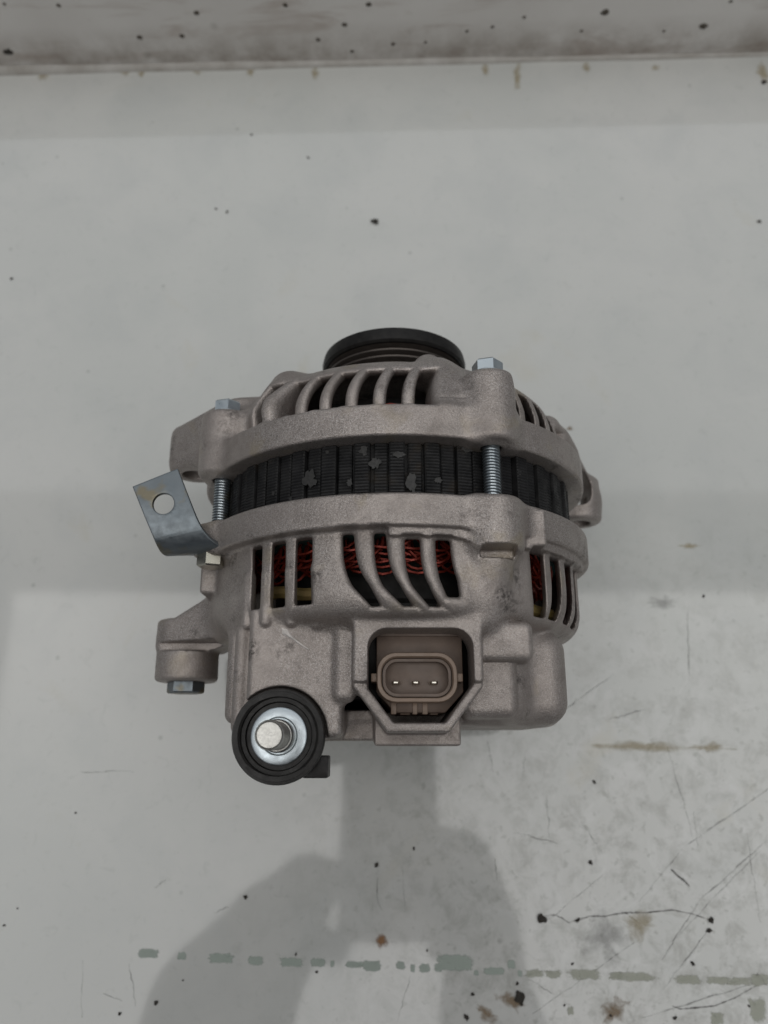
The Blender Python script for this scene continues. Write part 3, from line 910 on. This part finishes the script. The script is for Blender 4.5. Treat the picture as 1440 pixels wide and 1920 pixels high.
# raised crescent lips on the rim
for a0, a1 in ((40, 140), (215, 320)):
    rings = []
    for k in range(17):
        t = math.radians(a0 + (a1-a0)*k/16); e = math.sin(math.pi*k/16)**0.5
        w0, w1, hh = 11.5 - 1.6*e*0.5, 12.6, 0.2 + 1.5*e
        rings.append([(c[0]+r_*math.cos(t), c[1]+r_*math.sin(t), c[2]+z_) for r_, z_ in ((w0, 0), (w0+0.2, hh), (w1-0.3, hh), (w1, 0))])
    b.loft(rings)
cap = b.build('terminal_cap', M['black'], alt)
b = MB(); sx_, sy_ = P(598, 1437, 44)
box(b, sx_-4.5, sx_+2.8, sy_-3.2, sy_+3.0, 36, 46); o = b.build('cap_tab', M['black'], cap, True, 30, 0.5)
b = MB(); b.lathe([(3, -2.0), (8.0, -2.0), (8.05, -1.6), (8.0, -0.7), (7.6, -0.45), (5.4, -0.5), (5.0, -1.0), (3, -1.0)], c, 'z', 64)
term = b.build('terminal_washer', M['zinc'], cap)
b = MB(); pr = [(2, -2)]
pr += [(4.6, -2), (4.6, 3.2), (4.2, 3.8)]
zz = 3.8
while zz < 17.2:
    pr += [(3.55, zz+0.05), (3.95, zz+0.4), (3.95, zz+0.55), (3.55, zz+0.9)]; zz += 0.95
pr += [(3.6, 17.6), (3.25, 18.4), (2.0, 18.5), (0.4, 18.35)]
b.lathe(pr, c, 'z', 40); stud = b.build('terminal_stud', M['steel'], alt, True, 50)

# ---- plug socket: brown body, oval collar, three pins
def stadium(cx, cy, hw, hh, r, n=7):
    out = []
    for qx, qy, a0 in ((1, 1, 0), (-1, 1, 90), (-1, -1, 180), (1, -1, 270)):
        for k in range(n):
            a = math.radians(a0 + 90*k/(n-1))
            out.append((cx + qx*(hw-r) + r*math.cos(a), cy + qy*(hh-r) + r*math.sin(a)))
    return out
x0, yT = P(704, 1223, 51); x1, yB = P(862, 1317, 51)
scx, scy, shw, shh = (x0+x1)/2, (yT+yB)/2, (x1-x0)/2 - 0.4, (yT-yB)/2
b = MB()
bl, bt = P(706, 1180, 43); br, _ = P(864, 1180, 43)
poly = [(bl, bt), (br, bt), (br, 15.5), (br-5.5, 9.6), (bl+5.5, 9.6), (bl, 15.5)]
b.loft([[(p[0], p[1], z) for p in poly] for z in (20, 45.6)])
plug = b.build('plug_socket', M['brown'], alt, True, 30, 0.5)
b = MB(); box(b, bl+0.2, br-0.2, bt-2.6, bt+1.5, 38, 46.4); b.build('back_panel', M['brown'], plug, True, 30, 0.4)
b = MB()
so = [stadium(scx, scy, shw + d, shh + d, 5.6 + d) for d in (-0.6, 0, 0, -0.25)]
si = [stadium(scx, scy, shw - 1.35 + d, shh - 1.35 + d, 4.6 + d) for d in (0.25, 0, -0.3)]
rings = [[(p[0], p[1], z) for p in rg] for rg, z in ((so[0], 36), (so[1], 41.5), (so[2], 50.6), (so[3], 51.0))]
rings += [[(p[0], p[1], z) for p in rg] for rg, z in ((si[0], 51.0), (si[1], 50.6), (si[2], 44.4))]
b.loft(rings, True, True)
collar = b.build('collar', M['tan'], plug, True, 40)
b = MB(); st2 = stadium(scx, scy, shw-2.5, shh-2.5, 3.6)
rin = [[(p[0], p[1], z) for p in stadium(scx, scy, shw-1.7, shh-1.7, 4.2)] for z in (48.6, 49.1)] + [[(p[0], p[1], z) for p in st2] for z in (49.1, 44.0)]
b.loft(rin, True, False); b.build('inner_lip', M['brown'], plug, True, 40)
for sg in (-1, 1):
    b = MB(); box(b, scx + sg*(shw+0.6) - 1.1, scx + sg*(shw+0.6) + 1.1, scy-1.2, scy+1.2, 43, 49.5); b.build('side_rib', M['tan'], plug, True, 30, 0.3)
for u in (742, 779, 813):
    px, py = P(u, 1281, 47)
    b = MB(); b.loft([[(px+sx*w, py+sy*h_, z) for sx, sy in ((-1, -1), (1, -1), (1, 1), (-1, 1))] for w, h_, z in ((1.15, 0.45, 44.0), (1.15, 0.45, 48.6), (0.6, 0.2, 49.6))])
    b.build('pin', M['pin'], plug, True, 20)
for u, w in ((738, 1.0), (760, 2.4), (797, 1.0), (778, 0.8), (815, 1.8)):
    px, py = P(u, 1325, 46)
    b = MB(); box(b, px-w/2-0.3, px+w/2+0.3, py-2.2, yB+0.6, 38, 46.0 if w < 1.5 else 43.0); b.build('latch_rib', M['tan'], plug, True, 30, 0.25)

# ---- bent sheet bracket on the left, with its bolt
def p3(u, v, z): x, y = P(u, v, z); return Vector((x, y, z))
left = [p3(248, 912, 46), p3(268, 962, 45.6), p3(285, 1003, 44.4), p3(294, 1024, 42.2), p3(302, 1037, 39), p3(311, 1043, 34.5), p3(322, 1042, 29)]
right = [p3(333, 878, 46), p3(352, 928, 45.8), p3(372, 978, 45.2), p3(388, 1003, 43.6), p3(408, 1022, 41), p3(432, 1034, 37), p3(452, 1042, 31.5)]
def spline(pts, m=4):
    out = []
    for i in range(len(pts)-1):
        p0, p1, p2, p3_ = pts[max(i-1, 0)], pts[i], pts[i+1], pts[min(i+2, len(pts)-1)]
        for k in range(m):
            t = k/m
            out.append(0.5*((2*p1) + (p2-p0)*t + (2*p0-5*p1+4*p2-p3_)*t*t + (3*p1-p0-3*p2+p3_)*t**3))
    return out + [pts[-1]]
left, right = spline(left), spline(right)
NS = 8
top_g = []
for k in range(len(left)):
    top_g.append([left[k].lerp(right[k], j/NS) for j in range(NS+1)])
bm = bmesh.new()
gv = [[bm.verts.new(p*MM) for p in row] for row in top_g]
hc = p3(306, 944, 45.75)
for k in range(len(gv)-1):
    for j in range(NS):
        bm.faces.new((gv[k][j], gv[k][j+1], gv[k+1][j+1], gv[k+1][j]))
bmesh.ops.subdivide_edges(bm, edges=bm.edges, cuts=2, use_grid_fill=True, smooth=0.0)
# punch the hole: drop faces inside, snap the rim to a circle
rad = 3.4*MM; hcm = hc*MM
kill = [f_ for f_ in bm.faces if (f_.calc_center_median() - hcm).length < rad]
bmesh.ops.delete(bm, geom=kill, context='FACES')
for v in bm.verts:
    if v.is_boundary and (v.co - hcm).length < rad*1.35:
        d = v.co - hcm; v.co = hcm + d.normalized()*rad
bmesh.ops.recalc_face_normals(bm, faces=bm.faces)
# round off the two free corners a little
me = bpy.data.meshes.new('sheet_bracket'); bm.to_mesh(me); bm.free()
me.materials.append(M['zinc_blue'])
br_o = link(bpy.data.objects.new('sheet_bracket', me), alt)
md = br_o.modifiers.new('thick', 'SOLIDIFY'); md.thickness = 1.7*MM; md.offset = -1
md = br_o.modifiers.new('edge', 'BEVEL'); md.width = 0.25*MM; md.segments = 2; md.limit_method = 'ANGLE'; md.angle_limit = math.radians(50)
me.polygons.foreach_set('use_smooth', [True]*len(me.polygons)); me.set_sharp_from_angle(angle=math.radians(40))
hx, hy = P(396, 1047, 33)
b = MB(); b.lathe([(2, 0), (5.6, 0), (5.6, 0.8), (4.6, 1.5), (2, 1.5)], (hx, hy+3.0, 33), '-y', 36)
b.loft([hexring(4.6, 1.3, (hx, hy+3.0, 33), '-y', 0.15), hexring(4.6, 5.6, (hx, hy+3.0, 33), '-y', 0.15), hexring(4.0, 6.1, (hx, hy+3.0, 33), '-y', 0.15)])
bb_o = b.build('bracket_bolt', M['zinc_yellow'], br_o, True, 25)
b = MB(); b.lathe([(2.6, 0), (2.6, -4)], (hx, hy+3.0, 33), '-y', 20); b.build('shank', M['zinc'], bb_o)

# scraped gouge on the terminal block
mb = MB()
gp = [(528, 1172, 1.2), (533, 1180, 1.9), (538, 1187, 1.3), (544, 1193, 0.8), (552, 1199, 0.55), (560, 1205, 0.6), (570, 1212, 0.4), (579, 1218, 0.35)]
rings = []
for i, (u, v, w) in enumerate(gp):
    x, y = P(u, v, 50.4)
    d = Vector((0.65, -0.75, 0)); nrm = Vector((0.75, 0.65, 0))
    rings.append([(x - nrm.x*w*R.uniform(.8, 1.2), y - nrm.y*w, 50.2), (x - nrm.x*w*0.3, y - nrm.y*w*0.3, 50.6 + R.uniform(-.15, .15)), (x + nrm.x*w*0.4, y + nrm.y*w*0.4, 50.55 + R.uniform(-.15, .15)), (x + nrm.x*w*R.uniform(.8, 1.2), y + nrm.y*w, 50.2)])
mb.loft(rings); mb.build('gouge', M['scrape'], alt, False)

# ------------------------------------------------------------------ marks and dirt on the table
def film(name, mat, outline_c, rx, ry, rot=0.0, h=0.08, jit=0.25, n=18, parent=table, core=0.15, square=False):
    """thin irregular patch with a 'cover' attribute: 1 in the middle, 0 on the rim"""
    pts = blob(n, rx, ry, jit, R) if not square else [(rx*math.copysign(abs(math.cos(t))**0.45, math.cos(t))*(1+R.uniform(-jit, jit)), ry*math.copysign(abs(math.sin(t))**0.6, math.sin(t))*(1+R.uniform(-jit, jit)*1.6)) for t in [2*math.pi*i/n for i in range(n)]]
    ca, sa = math.cos(rot), math.sin(rot)
    cx, cy = outline_c[0], outline_c[1]
    ring1 = [(cx + ca*x - sa*y, cy + sa*x + ca*y, h) for x, y in pts]
    ring0 = [(cx + core*(ca*x - sa*y), cy + core*(sa*x + ca*y), h + 0.02) for x, y in pts]
    v = [(cx, cy, h + 0.02)] + ring0 + ring1
    f = [(0, 1+i, 1+(i+1) % n) for i in range(n)] + [(1+i, 1+n+i, 1+n+(i+1) % n, 1+(i+1) % n) for i in range(n)]
    o = mesh_obj(name, v, f, mat, parent)
    at = o.data.attributes.new('cover', 'FLOAT', 'POINT')
    at.data.foreach_set('value', [1.0] + [1.0]*n + [0.0]*n)
    return o
def ribbon(name, mat, pix, width, h=0.06, parent=table, cover=0.75):
    pts = [Vector(TP(u, v, h)) for u, v in pix]
    v, f, cv = [], [], []
    for i, p in enumerate(pts):
        d = pts[min(i+1, len(pts)-1)] - pts[max(i-1, 0)]; d.normalize()
        n_ = Vector((-d.y, d.x, 0)); w = width*(0.35 + 0.65*math.sin(math.pi*(i+0.5)/len(pts)))*R.uniform(.75, 1.25)
        v += [tuple(p - n_*w/2), tuple(p), tuple(p + n_*w/2)]; cv += [0.1, cover, 0.1]
    for i in range(len(pts)-1):
        f += [(3*i, 3*i+1, 3*i+4, 3*i+3), (3*i+1, 3*i+2, 3*i+5, 3*i+4)]
    o = mesh_obj(name, v, f, mat, parent)
    at = o.data.attributes.new('cover', 'FLOAT', 'POINT'); at.data.foreach_set('value', cv)
    return o
def dens(p, q, n, wob):
    return [(p[0] + (q[0]-p[0])*i/n + R.uniform(-wob, wob), p[1] + (q[1]-p[1])*i/n + R.uniform(-wob, wob)) for i in range(n+1)]

PXMM = 4.0
dashes = [(278, 1788, 35, 14), (341, 1793, 15, 12), (415, 1797, 40, 16), (480, 1801, 25, 14), (546, 1804, 39, 14), (596, 1805, 25, 14), (623, 1807, 7, 10), (665, 1808, 30, 10), (697, 1810, 32, 16),
          (751, 1810, 15, 12), (774, 1815, 8, 12), (796, 1815, 18, 13), (852, 1805, 62, 24), (822, 1814, 14, 12), (927, 1821, 35, 11), (959, 1808, 13, 13), (893, 1824, 8, 8), (975, 1825, 8, 10)]
for (u, v, w, h_) in dashes:
    film('paint_mark', M['paint'], TP(u, v), w/PXMM*0.56, h_/PXMM*0.54, -0.02, 0.06, 0.13, core=0.66, n=30, square=True)
for (u, v, w, h_) in [(1002, 1825, 35, 13), (1037, 1826, 30, 14), (1097, 1827, 60, 20), (1190, 1832, 75, 15), (1155, 1830, 25, 12), (1290, 1837, 50, 15), (1345, 1838, 40, 13), (1385, 1840, 45, 13), (1425, 1837, 34, 20), (1070, 1895, 12, 15), (1345, 1910, 25, 22), (1420, 1892, 30, 40)]:
    film('paint_mark', M['paint_pale'], TP(u, v), w/PXMM*0.56, h_/PXMM*0.54, -0.02, 0.06, 0.16, core=0.5, n=30, square=True)
film('rust_spot', M['rust'], TP(716, 1764), 3.6, 4.2, 0, 0.07, 0.15)
film('brown_stain', M['brownstain'], TP(958, 1877), 8, 4.5, -0.5, 0.06, 0.35)
film('brown_stain', M['brownstain'], TP(912, 1900), 7, 3.2, -0.6, 0.06, 0.4)
film('brown_stain', M['brownstain'], TP(1150, 1895), 8, 7, 0.2, 0.05, 0.4)
film('brown_stain', M['stainwall'], TP(1200, 1400), 26, 3.5, 0, 0.05, 0.4)
film('brown_stain', M['stainwall'], TP(1330, 1402), 14, 2.8, 0, 0.05, 0.4)
film('brown_stain', M['stainwall'], TP(1295, 1024), 7, 2.0, 0, 0.05, 0.4)
film('brown_stain', M['stainwall'], TP(1205, 1735), 9, 7, 0, 0.05, 0.4)
film('brown_stain', M['greywear'], TP(1135, 1755), 13, 12, 0.1, 0.05, 0.45)
film('brown_stain', M['greywear'], TP(1245, 1130), 12, 4, 0.1, 0.05, 0.45)
film('brown_stain', M['brownstain'], TP(1068, 803), 2.4, 2.0, 0.1, 0.05, 0.45)
for u, dv in ((590, 22), (910, 20), (970, 40), (1430, 30), (80, 14), (370, 10), (265, 12), (235, 10), (470, 14), (1230, 10), (1100, 12)):
    film('drip_stain', M['stainwall'], TP(u, 122 + (0 if u > 700 else (700-u)*0.02) + dv*0.5), R.uniform(2.5, 4.5), dv*0.42, 0, 0.05, 0.3)
scr = [((1440, 1480), (1280, 1590), 0.9), ((1280, 1590), (1200, 1690), 0.6), ((1440, 1575), (1310, 1690), 0.8), ((1425, 1595), (1260, 1765), 0.6), ((1310, 1690), (1240, 1800), 0.8),
       ((1000, 1750), (1130, 1640), 0.4), ((1250, 1400), (1300, 1570), 0.6), ((1300, 1520), (1310, 1600), 0.5), ((1400, 1560), (1425, 1730), 0.5), ((915, 1390), (925, 1450), 0.7), ((985, 1410), (978, 1465), 0.5),
       ((1025, 1490), (1030, 1570), 0.6), ((960, 1560), (1050, 1582), 0.8), ((1090, 1540), (1130, 1600), 0.6), ((1000, 1900), (1200, 1760), 0.5), ((1240, 1860), (1330, 1740), 0.7), ((1440, 1835), (1200, 1910), 0.8),
       ((770, 1830), (745, 1915), 0.5), ((242, 1806), (255, 1888), 0.6), ((195, 1864), (228, 1877), 0.6), ((155, 1800), (153, 1910), 0.4), ((929, 1610), (932, 1650), 0.6), ((1030, 1350), (1150, 1265), 0.6), ((1290, 1130), (1292, 1300), 0.8),
       ((1140, 1350), (1210, 1330), 1.0), ((990, 1835), (1040, 1865), 0.5), ((755, 1630), (760, 1710), 0.4), ((430, 1700), (400, 1712), 0.5), ((290, 1665), (310, 1650), 1.0), ((150, 1448), (250, 1446), 0.5)]
for p, q, w in scr:
    ribbon('scratch', M['scratch'], dens(p, q, 14, 1.6), w*1.3)
ribbon('dark_gouge', M['crack'], dens((1258, 1630), (1293, 1662), 5, 0.6), 1.8)
ribbon('hair', M['scratch'], [(708, 1645), (707, 1660), (707, 1680), (709, 1692), (716, 1706)], 0.9, cover=0.8)
ribbon('crack', M['crack'], [(1008, 1722), (1020, 1718), (1040, 1715), (1055, 1722), (1066, 1730), (1083, 1725), (1105, 1718), (1135, 1718), (1152, 1714), (1180, 1711), (1215, 1711), (1260, 1706), (1300, 1714), (1333, 1726)], 1.5)
ribbon('crack', M['crack'], [(1260, 1886), (1275, 1892), (1300, 1890), (1340, 1886), (1380, 1870), (1440, 1835)], 0.9)
ribbon('crack', M['crack'], [(1418, 1826), (1428, 1838), (1438, 1846)], 3.0)

def grit(u, v, r, h=0.45, on=None):
    """a crumb of dirt: a lumpy flattened stone"""
    bm = bmesh.new(); bmesh.ops.create_icosphere(bm, subdivisions=2, radius=1.0)
    ph = [R.uniform(0, 6) for _ in range(6)]
    for vv in bm.verts:
        c = vv.co; k = 1 + 0.34*math.sin(3*c.x+ph[0])*math.cos(3*c.y+ph[1]) + 0.26*math.sin(5*c.y+ph[2]+4*c.x)
        sx, sy, sz = r*R.uniform(.97, 1.03), r*0.8, r*h
        vv.co = Vector((c.x*sx*k, c.y*sy*k, c.z*sz*k))*MM
    me = bpy.data.meshes.new('dirt_crumb'); bm.to_mesh(me); bm.free(); me.materials.append(M['grit'])
    o = link(bpy.data.objects.new('dirt_crumb', me))
    p = TP(u, v); o.scale = (0.8, 0.8*R.uniform(.7, 1.1), 0.7); o.location = (p[0]*MM, p[1]*MM, r*h*0.8*MM); o.rotation_euler = (0, 0, R.uniform(0, 6))
    return o
G = [(22, 523, 1.0), (1423, 416, 1.3), (472, 253, 0.9), (578, 296, 1.0), (405, 392, 1.0), (426, 398, 1.0), (706, 1622, 1.15), (460, 1682, 1.0), (8, 1735, 0.8), (293, 1880, 1.1), (225, 1900, 0.8), (555, 1789, 0.7), (594, 1822, 0.7),
     (875, 1907, 1.4), (1083, 1725, 1.2), (1333, 1725, 1.5), (1329, 1744, 1.3), (1298, 1806, 1.3), (970, 1844, 0.9), (886, 1864, 0.9), (1073, 1807, 0.9), (1107, 1617, 1.1), (1265, 1908, 1.1), (1145, 1904, 0.7), (1404, 1886, 0.7), (1114, 1466, 1.2), (1319, 1118, 0.9), (1432, 155, 1.8), (343, 1838, 0.5), (33, 1703, 0.5), (142, 1524, 0.6), (776, 1591, 0.9), (801, 1782, 0.6), (1058, 1885, 0.6)]
ZONES = [('tiny dark speck on the clean table between the board and the pulley', 'specks on the clean table behind the pulley'),
         ('tiny dark crumb on the scratched, scuffed table around the jagged crack', 'crumbs around the jagged crack'),
         ('tiny dark crumb near the row of green paint dashes, left of the crack', 'crumbs near the green paint dashes'),
         ('tiny dark crumb on bare table between the alternator and the paint dashes', 'crumbs on the bare table')]
for (u, v, r) in G:
    z = ZONES[0 if v < 620 else 1 if u > 990 else 2 if v > 1730 else 3]
    tag(grit(u, v, r), z[0], 'dirt', z[1])
tag(grit(703, 417, 2.3), 'largest lone black crumb on the clean table behind the black pulley', 'dirt')
tag(grit(1016, 1722, 2.5), 'black lump at the end of the jagged crack in the table', 'dirt')
tag(grit(975, 1870, 2.6), 'round black lump beside the brown stain on the table', 'dirt')

# dirt stuck on the board behind
def wall_spot(u, v, r, name='dirt_spot'):
    # hit the board's front plane
    b_ = (960 - v)/FPX
    d = Vector(((u-720)/FPX, b_*math.cos(TILT)+math.sin(TILT), b_*math.sin(TILT)-math.cos(TILT)))
    o = Vector((0, 0, CAMH)); n_ = Vector((-math.sin(ang), math.cos(ang), 0)); q = Vector((wx, wy, 0))
    t = (q-o).dot(n_)/d.dot(n_); p = o + t*d - q
    lx = p.x*math.cos(ang) + p.y*math.sin(ang)
    r *= 0.72
    mb = MB(); pts = blob(11, r, r*0.75, 0.3, R)
    mb.loft([[(lx+a*k, -dy, p.z+c_*k) for a, c_ in pts] for k, dy in ((1.0, -0.3), (0.9, 0.3), (0.4, 0.6))])
    return mb.build(name, M['grit' if name == 'nail_hole' else 'grime'], wall)
for u, v, r in [(8, 7, 1.2), (110, 10, 1.6), (369, 24, 2.2), (341, 67, 2.2), (262, 70, 2.3), (596, 74, 1.9), (646, 46, 2.3), (692, 8, 2.2), (660, 96, 1.7), (737, 82, 1.7), (1135, 23, 3.4), (1319, 49, 3.6), (1370, 2, 1.5), (923, 50, 1.4), (798, 79, 1.2), (876, 58, 1.4), (983, 32, 1.4), (1090, 58, 1.3), (1245, 58, 1.2), (535, 9, 2.0)]:
    wall_spot(u, v, r)
mb_h = wall_spot(15, 97, 3.8, 'nail_hole')

# ------------------------------------------------------------------ the photographer: seen as the dark mirror image in the table's gloss
def WP(u, v, h):
    """point at height h (mm) whose mirror image in the table falls on this pixel"""
    p = TP(u, v, -h); return (p[0], p[1], h)
ph = bpy.data.objects.new('phone', None); link(ph)
ph.location = cam.location; ph.rotation_euler = cam.rotation_euler
tag(ph, 'black phone held over the alternator to take the picture', 'phone')
b = MB()
rr_ = stadium(4.5, -62, 40.5, 86, 9)
b.loft([[(x, y, z) for x, y in rr_] for z in (5, 13)])
b.build('body', M['black'], ph, True, 30, 1.0)
b = MB(); box(b, -30, 39, -142, 18, 13.01, 13.3); b.build('screen', M['black'], ph)
b = MB(); b.lathe([(9, 5), (9, 3.4), (6, 3.2)], (0, 0, 0), 'z', 32); 
# person
V = Vol((-330, -980, -900), (330, -30, 960), 7.5)
def limb(pts, rad, k, pid):
    for i in range(len(pts)-1):
        f, bb = scap(pts[i], pts[i+1], rad[i], rad[i+1]); V.add(f, bb, k, pid)
# ids: 1 skin, 2 shirt, 3 trousers, 4 hair
Lh = [(-290, -640, 470), (-215, -400, 300), WP(415, 1900, 305), WP(515, 1745, 312), WP(575, 1665, 320)]
Rh = [(290, -640, 470), (190, -400, 300), WP(915, 1900, 305), WP(908, 1740, 312), WP(880, 1640, 320)]
limb([(-205, -680, 560), Lh[0], Lh[1]], [70, 55, 50], 20, 2); limb([(205, -680, 560), Rh[0], Rh[1]], [70, 55, 50], 20, 2)
limb(Lh[1:4], [50, 52, 38], 12, 2); limb(Rh[1:4], [46, 34, 27], 12, 2)
limb(Lh[3:5], [30, 26], 6, 1); limb(Rh[3:5], [25, 24], 6, 1)
for u, v, u2, v2 in ((560, 1640, 640, 1632), (570, 1660, 640, 1655), (555, 1760, 640, 1765), (560, 1785, 640, 1790)):
    limb([WP(u, v, 322), WP(u2, v2, 322)], [10, 8.5], 4, 1)
limb([Lh[3], WP(560, 1770, 316)], [24, 14], 6, 1)
for u, v, u2, v2 in ((880, 1590, 815, 1560), (885, 1620, 815, 1600), (890, 1655, 815, 1650), (895, 1690, 815, 1700), (890, 1740, 815, 1780)):
    limb([WP(u, v, 322), WP(u2, v2, 322)], [13, 9], 8, 1)
limb([(0, -720, 540), (0, -740, 330), (0, -745, 100)], [150, 150, 135], 40, 2)
limb([(-150, -690, 560), (150, -690, 560)], [75, 75], 30, 2)
limb([(0, -690, 600), (0, -660, 690)], [58, 55], 20, 1)
limb([(0, -640, 760), (0, -610, 800)], [78, 88], 20, 1)
limb([(0, -552, 765), (0, -545, 750)], [14, 16], 10, 1)
limb([(0, -665, 800), (0, -640, 845)], [88, 80], 12, 4)
for sg in (-1, 1):
    limb([(sg*70, -745, 90), (sg*85, -740, -330), (sg*90, -755, -770)], [105, 78, 60], 25, 3)
    limb([(sg*90, -760, -815), (sg*95, -640, -835)], [45, 38], 20, 3)
pr = bpy.data.objects.new('person', None); link(pr)
tag(pr, 'person in a dark shirt leaning over the table with a phone in both hands', 'person')
pid = {1: 'body', 2: 'shirt', 3: 'trousers', 4: 'hair'}
build_ids(V, pid, {1: M['skin'], 2: M['shirt'], 3: M['trousers'], 4: M['hair']}, 1, pr, lambda p, i: np.where(i == 0, 1, i))
del V
